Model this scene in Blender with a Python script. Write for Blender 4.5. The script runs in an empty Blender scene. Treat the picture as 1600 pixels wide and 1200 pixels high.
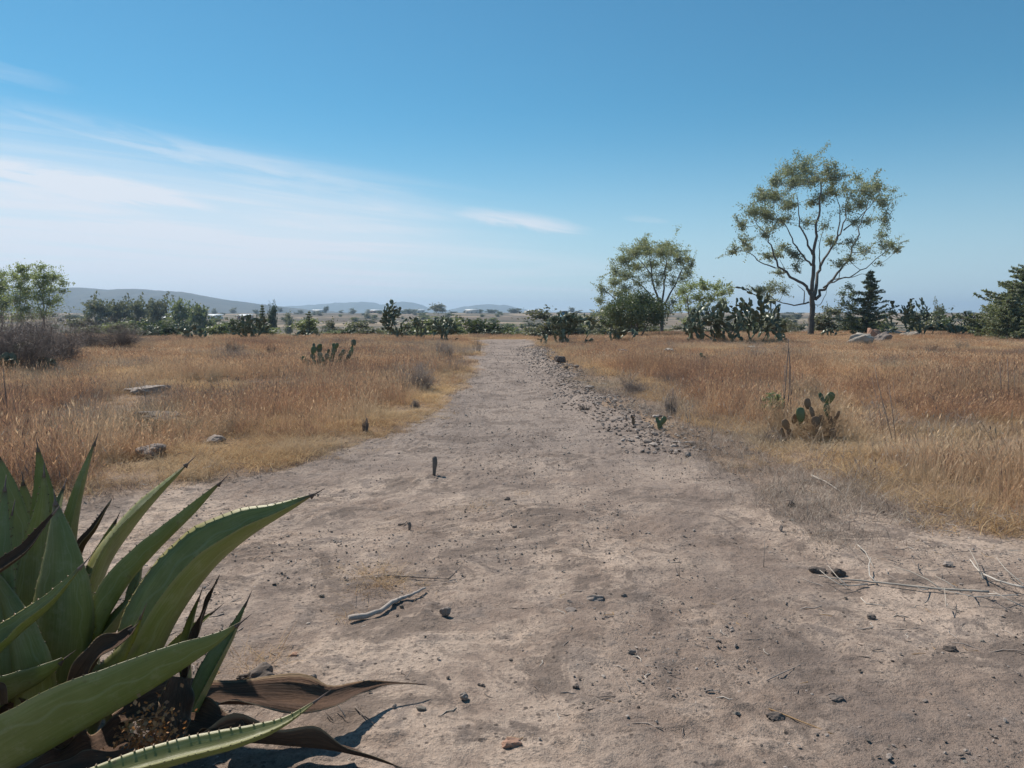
import bpy, math, random
import numpy as np
from mathutils import Vector, Matrix, Euler
random.seed(7)
RNG = np.random.default_rng(11)
sc = bpy.context.scene
COL = sc.collection
R = math.radians

# ------------------------------------------------------------------ camera
EYE = 1.6; FPX = 1200.0; PITCH = math.atan(105/1200.0)
cam_d = bpy.data.cameras.new('camera'); cam = bpy.data.objects.new('camera', cam_d); COL.objects.link(cam)
cam.location = (0, 0, EYE); cam.rotation_euler = (math.pi/2-PITCH, 0, 0)
cam_d.sensor_width = 36; cam_d.lens = 27.0; cam_d.clip_start = 0.05; cam_d.clip_end = 30000
sc.camera = cam

# ------------------------------------------------------------------ light
SUN_EL = R(50); SUN_AZ = R(-42)          # azimuth from +Y, negative = left
sd = bpy.data.lights.new('sun', 'SUN'); sun = bpy.data.objects.new('sun', sd); COL.objects.link(sun)
sundir = Vector((math.sin(SUN_AZ)*math.cos(SUN_EL), math.cos(SUN_AZ)*math.cos(SUN_EL), math.sin(SUN_EL)))
sun.rotation_euler = sundir.to_track_quat('Z', 'Y').to_euler()
sd.energy = 4.7; sd.angle = R(0.6); sd.color = (1.0, 0.93, 0.82)
sc.view_settings.view_transform = 'Standard'; sc.view_settings.look = 'None'
sc.view_settings.gamma = 1; sc.view_settings.use_curve_mapping = False
sc.view_settings.exposure = 0.28

class NT:
    """small helper around a node tree"""
    def __init__(s, tree): s.t = tree; s.n = tree.nodes; s.l = tree.links
    def new(s, typ, **kw):
        n = s.n.new(typ)
        for k, v in kw.items(): setattr(n, k, v)
        return n
    def put(s, sock, v):
        if isinstance(v, bpy.types.NodeSocket): s.l.new(v, sock)
        elif isinstance(v, (tuple, list)) and len(v) == 3 and sock.type == 'RGBA': sock.default_value = (*v, 1)
        else: sock.default_value = v
    def math(s, op, a, b=None, c=None, clamp=False):
        n = s.new('ShaderNodeMath', operation=op, use_clamp=clamp); s.put(n.inputs[0], a)
        if b is not None: s.put(n.inputs[1], b)
        if c is not None: s.put(n.inputs[2], c)
        return n.outputs[0]
    def mix(s, f, a, b, blend='MIX'):
        n = s.new('ShaderNodeMix', data_type='RGBA', blend_type=blend)
        s.put(n.inputs[0], f); s.put(n.inputs[6], a); s.put(n.inputs[7], b); return n.outputs[2]
    def ss(s, x, a, b):           # smoothstep a..b -> 0..1 (a may exceed b)
        n = s.new('ShaderNodeMapRange', interpolation_type='SMOOTHSTEP')
        if a < b: n.inputs['From Min'].default_value = a; n.inputs['From Max'].default_value = b
        else:
            n.inputs['From Min'].default_value = b; n.inputs['From Max'].default_value = a
            n.inputs['To Min'].default_value = 1; n.inputs['To Max'].default_value = 0
        s.put(n.inputs['Value'], x); return n.outputs[0]
    def noise(s, vec, scale, detail=3, rough=0.55, dist=0.0, out=0):
        n = s.new('ShaderNodeTexNoise'); s.put(n.inputs['Vector'], vec)
        n.inputs['Scale'].default_value = scale; n.inputs['Detail'].default_value = detail
        n.inputs['Roughness'].default_value = rough; n.inputs['Distortion'].default_value = dist
        return n.outputs[out]
    def ramp(s, f, stops):
        n = s.new('ShaderNodeValToRGB'); s.put(n.inputs[0], f)
        e = n.color_ramp.elements
        while len(e) < len(stops): e.new(0.5)
        for el, (p, c) in zip(e, stops): el.position = p; el.color = (*c, 1)
        return n.outputs[0]

# ------------------------------------------------------------------ sky
w = bpy.data.worlds.new('World'); sc.world = w; w.use_nodes = True
n = NT(w.node_tree); n.n.clear()
wo = n.new('ShaderNodeOutputWorld'); bg = n.new('ShaderNodeBackground'); n.l.new(bg.outputs[0], wo.inputs[0])
sky = n.new('ShaderNodeTexSky', sky_type='NISHITA'); sky.sun_disc = False
sky.sun_elevation = SUN_EL; sky.sun_rotation = SUN_AZ; sky.altitude = 2300
sky.air_density = 1.2; sky.dust_density = 0.6; sky.ozone_density = 2.0
tc = n.new('ShaderNodeTexCoord'); sep = n.new('ShaderNodeSeparateXYZ'); n.l.new(tc.outputs['Generated'], sep.inputs[0])
X, Y, Z = sep.outputs
zc = n.math('MAXIMUM', Z, 0.012)
px_ = n.math('DIVIDE', X, zc); py_ = n.math('DIVIDE', Y, zc)
a_ = n.math('ADD', n.math('MULTIPLY', px_, 0.67), n.math('MULTIPLY', py_, 0.74))
d_ = n.math('ADD', n.math('MULTIPLY', px_, -0.74), n.math('MULTIPLY', py_, 0.67))
comb = n.new('ShaderNodeCombineXYZ'); n.put(comb.inputs[0], n.math('MULTIPLY', a_, 0.16)); n.put(comb.inputs[1], n.math('MULTIPLY', d_, 0.62))
nz = n.noise(comb.outputs[0], 1.0, 6, 0.62, 0.6)
comb2 = n.new('ShaderNodeCombineXYZ'); n.put(comb2.inputs[0], n.math('MULTIPLY', a_, 0.06)); n.put(comb2.inputs[1], n.math('MULTIPLY', d_, 0.2)); comb2.inputs[2].default_value = 3.3
nz2 = n.noise(comb2.outputs[0], 1.0, 3, 0.5)
el = n.math('ARCSINE', Z)
az = n.math('ARCTAN2', X, Y)                       # 0 ahead, + to the right
dn = n.math('ADD', d_, n.math('MULTIPLY', n.math('SUBTRACT', nz, 0.5), 2.2))
veil = n.math('MULTIPLY', n.ss(dn, 3.9, 6.4), n.ss(n.math('ADD', az, n.math('MULTIPLY', n.math('SUBTRACT', nz2, 0.5), 0.5)), 0.14, -0.30))
veil = n.math('MULTIPLY', veil, n.ss(az, -2.6, -1.6))
streak = n.math('MULTIPLY', veil, n.math('ADD', n.math('ADD', 0.48, n.math('MULTIPLY', n.ss(el, 0.16, 0.04), 0.25)), n.math('MULTIPLY', n.ss(nz, 0.38, 0.66), 0.5)))
# one bright wisp and a few thin streaks, in angles (radians)
def wisp(a0, e0, la, le, slope, amt, k):
    da = n.math('SUBTRACT', az, a0); de = n.math('SUBTRACT', n.math('SUBTRACT', el, e0), n.math('MULTIPLY', da, slope))
    cb = n.new('ShaderNodeCombineXYZ'); n.put(cb.inputs[0], n.math('MULTIPLY', az, 9.0)); n.put(cb.inputs[1], n.math('MULTIPLY', n.math('SUBTRACT', el, n.math('MULTIPLY', da, slope)), 55.0)); cb.inputs[2].default_value = k
    q = n.noise(cb.outputs[0], 1.0, 5, 0.65, 0.8)
    de = n.math('ADD', de, n.math('MULTIPLY', n.math('SUBTRACT', q, 0.5), le*1.8))
    r2 = n.math('ADD', n.math('POWER', n.math('DIVIDE', n.math('ABSOLUTE', da), la), 2), n.math('POWER', n.math('DIVIDE', n.math('ABSOLUTE', de), le), 2))
    return n.math('MULTIPLY', n.math('MULTIPLY', n.ss(r2, 1.0, 0.0), n.ss(q, 0.25, 0.62)), amt)
ws = wisp(0.015, 0.121, 0.10, 0.013, -0.14, 0.75, 1.0)
for args in [(-0.50, 0.148, 0.16, 0.016, -0.12, 0.7, 2.0), (-0.22, 0.150, 0.17, 0.012, -0.16, 0.30, 5.0), (0.17, 0.122, 0.035, 0.005, -0.1, 0.22, 7.0),
             (-0.58, 0.255, 0.09, 0.012, -0.12, 0.18, 9.0), (0.04, 0.058, 0.14, 0.014, 0.05, 0.22, 11.0), (-0.34, 0.185, 0.30, 0.016, -0.16, 0.28, 13.0),
             (1.1, 0.3, 0.3, 0.03, -0.1, 0.3, 4.0), (-1.4, 0.35, 0.4, 0.05, -0.1, 0.4, 6.0)]:
    ws = n.math('ADD', ws, wisp(*args))
cl = n.math('ADD', n.math('MULTIPLY', streak, 1.15), ws, clamp=True)
skc = n.mix(1.0, sky.outputs[0], (1.0, 1.0, 1.0), 'MULTIPLY')
skc = n.mix(1.0, sky.outputs[0], (0.37, 0.86, 0.92), 'MULTIPLY')
# pale dusty band low in the sky, brighter towards the sun's side
glow = n.ss(az, 1.6, -0.9); band = n.math('POWER', n.ss(el, 0.30, -0.02), 1.7)
bandc = n.mix(glow, (4.3, 5.5, 6.5), (7.0, 7.9, 8.5))
skc = n.mix(n.math('MULTIPLY', band, 0.92), skc, bandc)
n.put(bg.inputs[0], n.mix(cl, skc, (7.0, 7.55, 8.3)))
bg.inputs[1].default_value = 0.090

# ------------------------------------------------------------------ maths helpers
CP, SP = math.cos(PITCH), math.sin(PITCH)
def P(px, py, d):                                    # photo pixel + depth -> world point
    u = (px-800)/FPX; v = (600-py)/FPX
    return np.array([d*u, d*(CP+v*SP), EYE+d*(v*CP-SP)])
def G(px, py, z=0.0):                                # photo pixel -> point on the ground level z
    u = (px-800)/FPX; v = (600-py)/FPX
    dz = v*CP-SP; d = (z-EYE)/dz
    return np.array([d*u, d*(CP+v*SP), z])
def depth_of(y, z=0.0): return y*CP-(z-EYE)*SP
_perm = np.random.default_rng(3).random((512, 512))
def vnoise(x, y, seed=0):
    x = np.asarray(x, float)+seed*17.3; y = np.asarray(y, float)+seed*31.7
    xi = np.floor(x).astype(int); yi = np.floor(y).astype(int); fx = x-xi; fy = y-yi
    fx = fx*fx*(3-2*fx); fy = fy*fy*(3-2*fy)
    g = lambda i, j: _perm[i % 512, j % 512]
    return (g(xi, yi)*(1-fx)+g(xi+1, yi)*fx)*(1-fy)+(g(xi, yi+1)*(1-fx)+g(xi+1, yi+1)*fx)*fy
def fbm(x, y, oct=4, seed=0):
    s = 0; a = 1; t = 0
    for k in range(oct): s = s+a*vnoise(np.asarray(x)*2**k, np.asarray(y)*2**k, seed+k); t += a; a *= 0.5
    return s/t
def sstep(x, a, b):
    t = np.clip((np.asarray(x, float)-a)/(b-a), 0, 1); return t*t*(3-2*t)

# ------------------------------------------------------------------ ground shape
Lp = np.array([G(*p)[:2] for p in [(742, 545), (722, 600), (655, 655), (520, 697), (400, 730), (260, 760), (140, 782), (-150, 815)]])
Rp = np.array([G(*p)[:2] for p in [(848, 540), (872, 565), (930, 612), (1010, 655), (1100, 700), (1195, 750), (1270, 805), (1400, 858), (1600, 915), (1900, 1010)]])
Lp = Lp[np.argsort(Lp[:, 1])]; Rp = Rp[np.argsort(Rp[:, 1])]
def path_l(y): return np.where(y < Lp[0, 1], Lp[0, 0]-(Lp[0, 1]-y)*3.5, np.interp(y, Lp[:, 1], Lp[:, 0]))
def path_r(y): return np.where(y < Rp[0, 1], Rp[0, 0]+(Rp[0, 1]-y)*1.2, np.interp(y, Rp[:, 1], Rp[:, 0]))
def pdist(x, y):                                     # > 0 inside the path, metres
    k = (0.25+0.02*np.clip(y, 0, 60))
    e = (fbm(x*0.9, y*0.55, 3, 5)-0.5)*2.2*k
    d = np.minimum(x-path_l(y), path_r(y)-x)+e
    return np.minimum(d, (56-y)*0.5)
def field_edge(x, y): return 54+14*sstep(x/np.maximum(y, 1), 0.08, 0.22)+3*(vnoise(x*0.06, 0*x, 2)-0.5)
def H(x, y):
    x = np.asarray(x, float); y = np.asarray(y, float)
    t = y-field_edge(x, y)
    z = 0.10*(fbm(x*0.15, y*0.15, 2, 8)-0.5)*sstep(y, 5, 20)
    z = z-4.6*sstep(t, 0, 75)
    s = np.clip((y-190)/820.0, 0, 1)
    rise = 11.6*s**0.9
    f = rise/1.45+0.6*(fbm(x*0.004, y*0.002, 2, 20)-0.5)
    fl = np.floor(f); fr = f-fl
    rise_t = 1.45*(fl+0.35*fr+0.65*sstep(fr, 0.84, 0.98))-0.9*(fbm(x*0.004, y*0.002, 2, 20)-0.5)
    z = z+np.where(s > 0.01, rise_t, 0)*sstep(y, 190, 260)
    z = z-2.5*sstep(y, 1050, 1500)
    pd = pdist(x, y)
    z = z-0.05*sstep(pd, -0.3, 1.2)*(y < 56)
    berm = np.exp(-((x-(path_r(y)-0.15*1.0))/0.55)**2)*0.09*sstep(y, 9, 14)*(1-sstep(y, 40, 50))
    return z+berm
def Hs(x, y): return float(H(np.array([x]), np.array([y]))[0])
def GH(px, py):
    g = G(px, py)
    z = 0
    for _ in range(3): z = Hs(g[0], g[1]); g = G(px, py, z)
    return g

# ------------------------------------------------------------------ mesh helpers
class MB:
    def __init__(s): s.V = []; s.F = []; s.k = 0
    def add(s, V, F):
        V = np.asarray(V, float).reshape(-1, 3); F = np.asarray(F, int)
        if F.shape[1] == 3: F = np.hstack([F, np.full((len(F), 1), -10**9)])
        s.V.append(V); s.F.append(np.where(F < -10**8, F, F+s.k)); s.k += len(V)
    def tube(s, pts, rad, sides=6, jit=0.0):
        pts = np.asarray(pts, float); m = len(pts)
        rad = np.interp(np.linspace(0, 1, m), np.linspace(0, 1, len(rad)), rad) if np.ndim(rad) else np.full(m, rad)
        T = np.gradient(pts, axis=0); T /= np.linalg.norm(T, axis=1)[:, None]+1e-9
        ref = np.array([0.31, 0.87, 0.38]) if abs(T[0] @ np.array([0.31, 0.87, 0.38])) < 0.9 else np.array([1., 0, 0])
        A = np.cross(T, ref); A /= np.linalg.norm(A, axis=1)[:, None]+1e-9; B = np.cross(T, A)
        an = np.arange(sides)*2*math.pi/sides
        rr = rad[:, None]*(1+jit*(RNG.random((m, sides))-0.5)) if jit else np.repeat(rad[:, None], sides, 1)
        V = pts[:, None, :]+rr[..., None]*(np.cos(an)[None, :, None]*A[:, None, :]+np.sin(an)[None, :, None]*B[:, None, :])
        i = np.arange(m-1)[:, None]*sides; j = np.arange(sides)[None, :]; j2 = (j+1) % sides
        F = np.stack([i+j, i+j2, i+sides+j2, i+sides+j], -1).reshape(-1, 4)
        V = V.reshape(-1, 3)
        V = np.vstack([V, pts[0], pts[-1]])
        c0 = m*sides; jj = np.arange(sides)
        c = np.stack([np.full(sides, c0), (jj+1) % sides, jj], -1)
        e = np.stack([np.full(sides, c0+1), (m-1)*sides+jj, (m-1)*sides+(jj+1) % sides], -1)
        s.add(V, F); s.k -= 0
        off = s.k-len(V)
        for T3 in (c, e): s.F.append(np.hstack([T3+off, np.full((sides, 1), -10**9)]))
    def quads(s, C, size, aspect=1.8, up=None, jit=0.35):   # leaf quads at centres C
        N = len(C); 
        if N == 0: return
        a = RNG.normal(size=(N, 3))
        if up is not None: a = a*0.7+np.asarray(up)
        a /= np.linalg.norm(a, axis=1)[:, None]
        b = RNG.normal(size=(N, 3)); b -= (b*a).sum(1)[:, None]*a; b /= np.linalg.norm(b, axis=1)[:, None]
        L = size*(1+jit*(RNG.random(N)-0.5)*2); W = L/aspect
        a = a*L[:, None]*0.5; b = b*W[:, None]*0.5
        V = np.stack([C-a, C+b, C+a, C-b], 1).reshape(-1, 3)
        s.add(V, np.arange(N*4).reshape(N, 4))
    def mesh(s, name, mat, smooth=False):
        V = np.vstack(s.V); F = np.vstack(s.F); tri = F[:, 3] < -10**8
        cnt = np.where(tri, 3, 4); loops = F.ravel(); loops = loops[loops > -10**8]
        me = bpy.data.meshes.new(name); me.vertices.add(len(V)); me.vertices.foreach_set('co', V.ravel())
        me.loops.add(len(loops)); me.loops.foreach_set('vertex_index', loops.astype(np.int32))
        me.polygons.add(len(F)); st = np.concatenate([[0], np.cumsum(cnt)[:-1]])
        me.polygons.foreach_set('loop_start', st.astype(np.int32)); me.polygons.foreach_set('loop_total', cnt.astype(np.int32))
        if smooth: me.polygons.foreach_set('use_smooth', np.ones(len(F), bool))
        me.update(calc_edges=True); me.validate()
        if mat: me.materials.append(mat)
        return me
    def build(s, name, mat, parent=None, smooth=False, origin=None):
        if origin is not None: s.V = [v-np.asarray(origin) for v in s.V]
        return link(name, s.mesh(name, mat, smooth), parent, origin)
def link(name, me, parent=None, loc=None):
    o = bpy.data.objects.new(name, me); COL.objects.link(o); o.parent = parent
    if loc is not None: o.location = tuple(loc)
    return o
def tag(o, label=None, cat=None, group=None, kind=None):
    if label: o['label'] = label
    if cat: o['category'] = cat
    if group: o['group'] = group
    if kind: o['kind'] = kind
    return o
def empty(name, loc, rz=0.0, scale=1.0):
    o = bpy.data.objects.new(name, None); COL.objects.link(o); o.location = tuple(loc); o.rotation_euler = (0, 0, rz)
    o.scale = (scale,)*3; o.empty_display_size = 0.2; return o
def copy_tree(o, loc=None, rz=None, scale=None, label=None, parent=None):
    c = o.copy(); COL.objects.link(c); c.parent = parent
    if loc is not None: c.location = tuple(loc)
    if rz is not None: c.rotation_euler = (0, 0, rz)
    if scale is not None: c.scale = (scale,)*3 if np.ndim(scale) == 0 else scale
    if label: c['label'] = label
    for ch in list(o.children): copy_tree(ch, parent=c)
    return c

# ------------------------------------------------------------------ materials
def mat(name):
    m = bpy.data.materials.new(name); m.use_nodes = True; t = NT(m.node_tree); t.n.clear()
    out = t.new('ShaderNodeOutputMaterial'); return m, t, out
def principled(t, out, col, rough=0.85, bump=None, bstr=0.3, bdist=0.02, spec=0.3):
    p = t.new('ShaderNodeBsdfPrincipled'); t.put(p.inputs['Base Color'], col); t.put(p.inputs['Roughness'], rough)
    p.inputs['Specular IOR Level'].default_value = spec
    if bump is not None:
        b = t.new('ShaderNodeBump'); b.inputs['Strength'].default_value = bstr; b.inputs['Distance'].default_value = bdist
        t.put(b.inputs['Height'], bump); t.l.new(b.outputs[0], p.inputs['Normal'])
    t.l.new(p.outputs[0], out.inputs[0]); return p
def leafy(name, stops, trans=0.35, tint=(1.1, 1.15, 0.6), scale=0.6, rough=0.5, objvar=0.5):
    m, t, out = mat(name)
    g = t.new('ShaderNodeNewGeometry'); oi = t.new('ShaderNodeObjectInfo')
    nz = t.noise(g.outputs['Position'], scale, 3)
    f = t.math('ADD', t.math('MULTIPLY', g.outputs['Random Per Island'], 0.5), t.math('MULTIPLY', t.math('SUBTRACT', nz, 0.3), 0.9))
    f = t.math('ADD', f, t.math('MULTIPLY', t.math('SUBTRACT', oi.outputs['Random'], 0.5), objvar), clamp=True)
    c = t.ramp(f, stops)
    d = t.new('ShaderNodeBsdfDiffuse'); t.put(d.inputs[0], c)
    tr = t.new('ShaderNodeBsdfTranslucent'); t.put(tr.inputs[0], t.mix(1.0, c, tint, 'MULTIPLY'))
    gl = t.new('ShaderNodeBsdfGlossy'); gl.inputs['Roughness'].default_value = rough; gl.inputs[0].default_value = (.8, .8, .8, 1)
    mx = t.new('ShaderNodeMixShader'); mx.inputs[0].default_value = trans; t.l.new(d.outputs[0], mx.inputs[1]); t.l.new(tr.outputs[0], mx.inputs[2])
    m2 = t.new('ShaderNodeMixShader'); m2.inputs[0].default_value = 0.05; t.l.new(mx.outputs[0], m2.inputs[1]); t.l.new(gl.outputs[0], m2.inputs[2])
    t.l.new(m2.outputs[0], out.inputs[0]); return m
def rocky(name, stops, scale=6.0, bstr=0.5, bdist=0.003, rough=0.9):
    m, t, out = mat(name)
    tc = t.new('ShaderNodeTexCoord'); oi = t.new('ShaderNodeObjectInfo')
    nz = t.noise(tc.outputs['Object'], scale, 5, 0.65); nz2 = t.noise(tc.outputs['Object'], scale*4, 4, 0.7)
    f = t.math('ADD', t.math('MULTIPLY', nz, 0.9), t.math('MULTIPLY', t.math('SUBTRACT', oi.outputs['Random'], 0.5), 0.7), clamp=True)
    c = t.mix(t.math('MULTIPLY', nz2, 0.5), t.ramp(f, stops), (0.5, 0.5, 0.5), 'OVERLAY')
    principled(t, out, c, rough, nz2, bstr, bdist); return m
M = {}
EUC = [(0.0, (0.14, 0.155, 0.12)), (0.5, (0.24, 0.26, 0.20)), (1.0, (0.41, 0.42, 0.32))]
M['euc'] = leafy('eucalyptus_leaf', EUC, 0.42)
M['green'] = leafy('broad_leaf', [(0, (0.12, 0.14, 0.09)), (0.5, (0.20, 0.23, 0.14)), (1, (0.32, 0.34, 0.21))], 0.4)
M['paleeuc'] = leafy('pale_eucalyptus_leaf', [(0, (0.22, 0.235, 0.16)), (0.5, (0.34, 0.355, 0.25)), (1, (0.50, 0.50, 0.36))], 0.5)
M['palegreen'] = leafy('pale_leaf', [(0, (0.19, 0.22, 0.13)), (0.5, (0.30, 0.34, 0.20)), (1, (0.42, 0.45, 0.29))], 0.5)
M['darkgreen'] = leafy('dark_leaf', [(0, (0.05, 0.068, 0.042)), (0.5, (0.09, 0.115, 0.062)), (1, (0.15, 0.18, 0.10))], 0.3)
M['needle'] = leafy('needle', [(0, (0.11, 0.13, 0.095)), (0.5, (0.18, 0.205, 0.14)), (1, (0.29, 0.30, 0.20))], 0.4)
M['greyleaf'] = leafy('grey_leaf', [(0, (0.13, 0.13, 0.105)), (0.5, (0.20, 0.205, 0.16)), (1, (0.31, 0.31, 0.24))], 0.35)
M['brush'] = leafy('dry_twig', [(0, (0.14, 0.11, 0.10)), (0.5, (0.24, 0.195, 0.175)), (1, (0.42, 0.35, 0.30))], 0.1, (1, 1, 1))
M['nopal'] = leafy('nopal_pad', [(0, (0.065, 0.078, 0.05)), (0.5, (0.115, 0.135, 0.085)), (0.85, (0.20, 0.215, 0.13)), (1, (0.30, 0.27, 0.15))], 0.06, (1, 1, 0.7), 3.0, 0.35)
M['nopal_near'] = leafy('nopal_pad_near', [(0, (0.065, 0.10, 0.045)), (0.6, (0.12, 0.16, 0.07)), (1, (0.24, 0.22, 0.10))], 0.10, (1, 1, 0.6), 4.0, 0.35)
M['nopal_dry'] = leafy('nopal_pad_dry', [(0, (0.14, 0.085, 0.05)), (0.6, (0.27, 0.17, 0.10)), (1, (0.42, 0.33, 0.20))], 0.1, (1, 0.9, 0.6), 4.0)
M['bark'] = rocky('bark', [(0, (0.09, 0.08, 0.075)), (1, (0.21, 0.185, 0.165))], 3.0, 0.8, 0.05)
M['palebark'] = rocky('pale_bark', [(0, (0.13, 0.11, 0.10)), (1, (0.30, 0.26, 0.23))], 3.0)
M['stone'] = rocky('stone', [(0, (0.15, 0.122, 0.108)), (0.5, (0.26, 0.215, 0.19)), (1, (0.46, 0.39, 0.34))], 9.0)
M['lava'] = rocky('dark_stone', [(0, (0.075, 0.06, 0.053)), (1, (0.21, 0.17, 0.148))], 14.0, 0.8)
M['palestone'] = rocky('pale_stone', [(0, (0.20, 0.17, 0.145)), (0.5, (0.38, 0.33, 0.28)), (1, (0.62, 0.56, 0.49))], 5.0, 0.9, 0.02)
M['redstone'] = rocky('red_stone', [(0, (0.26, 0.145, 0.105)), (1, (0.42, 0.26, 0.19))], 10.0)
M['stick'] = rocky('weathered_wood', [(0, (0.15, 0.115, 0.10)), (0.5, (0.28, 0.23, 0.20)), (1, (0.46, 0.40, 0.36))], 18.0)
M['whitestick'] = rocky('bleached_wood', [(0, (0.30, 0.26, 0.22)), (1, (0.62, 0.56, 0.50))], 14.0)
M['deadstub'] = rocky('dried_stub', [(0, (0.10, 0.08, 0.07)), (1, (0.24, 0.19, 0.16))], 25.0)

def grassmat(name, stops, trans=0.35):
    m, t, out = mat(name)
    oi = t.new('ShaderNodeObjectInfo'); g = t.new('ShaderNodeNewGeometry')
    big = t.noise(oi.outputs['Location'], 0.11, 3, 0.6); sm = t.noise(oi.outputs['Location'], 0.8, 3, 0.6)
    f = t.math('ADD', t.math('MULTIPLY', t.math('SUBTRACT', big, 0.5), 1.6), t.math('MULTIPLY', t.math('SUBTRACT', sm, 0.5), 1.0))
    f = t.math('ADD', f, t.math('MULTIPLY', g.outputs['Random Per Island'], 0.75))
    f = t.math('ADD', f, t.math('MULTIPLY', t.math('SUBTRACT', oi.outputs['Random'], 0.5), 0.3))
    f = t.math('ADD', f, 0.12, clamp=True)
    c = t.ramp(f, stops)
    pt = t.noise(oi.outputs['Location'], 0.33, 4, 0.65, 0.6)
    c = t.mix(t.math('MULTIPLY', t.ss(pt, 0.50, 0.62), 0.65), c, (0.56, 0.44, 0.30)); c = t.mix(t.math('MULTIPLY', t.ss(pt, 0.44, 0.34), 0.55), c, (0.25, 0.185, 0.155))
    d = t.new('ShaderNodeBsdfDiffuse'); t.put(d.inputs[0], c)
    tr = t.new('ShaderNodeBsdfTranslucent'); t.put(tr.inputs[0], c)
    mx = t.new('ShaderNodeMixShader'); mx.inputs[0].default_value = trans; t.l.new(d.outputs[0], mx.inputs[1]); t.l.new(tr.outputs[0], mx.inputs[2])
    t.l.new(mx.outputs[0], out.inputs[0]); return m
M['g_tall'] = grassmat('tall_dry_grass', [(0, (0.24, 0.155, 0.12)), (0.35, (0.42, 0.25, 0.165)), (0.7, (0.60, 0.385, 0.225)), (1, (0.80, 0.62, 0.42))])
M['g_gold'] = grassmat('golden_dry_grass', [(0, (0.30, 0.195, 0.13)), (0.45, (0.50, 0.335, 0.19)), (1, (0.76, 0.58, 0.34))])
M['g_grey'] = grassmat('grey_dry_grass', [(0, (0.15, 0.12, 0.105)), (0.5, (0.28, 0.225, 0.19)), (1, (0.52, 0.45, 0.38))], 0.15)

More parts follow.
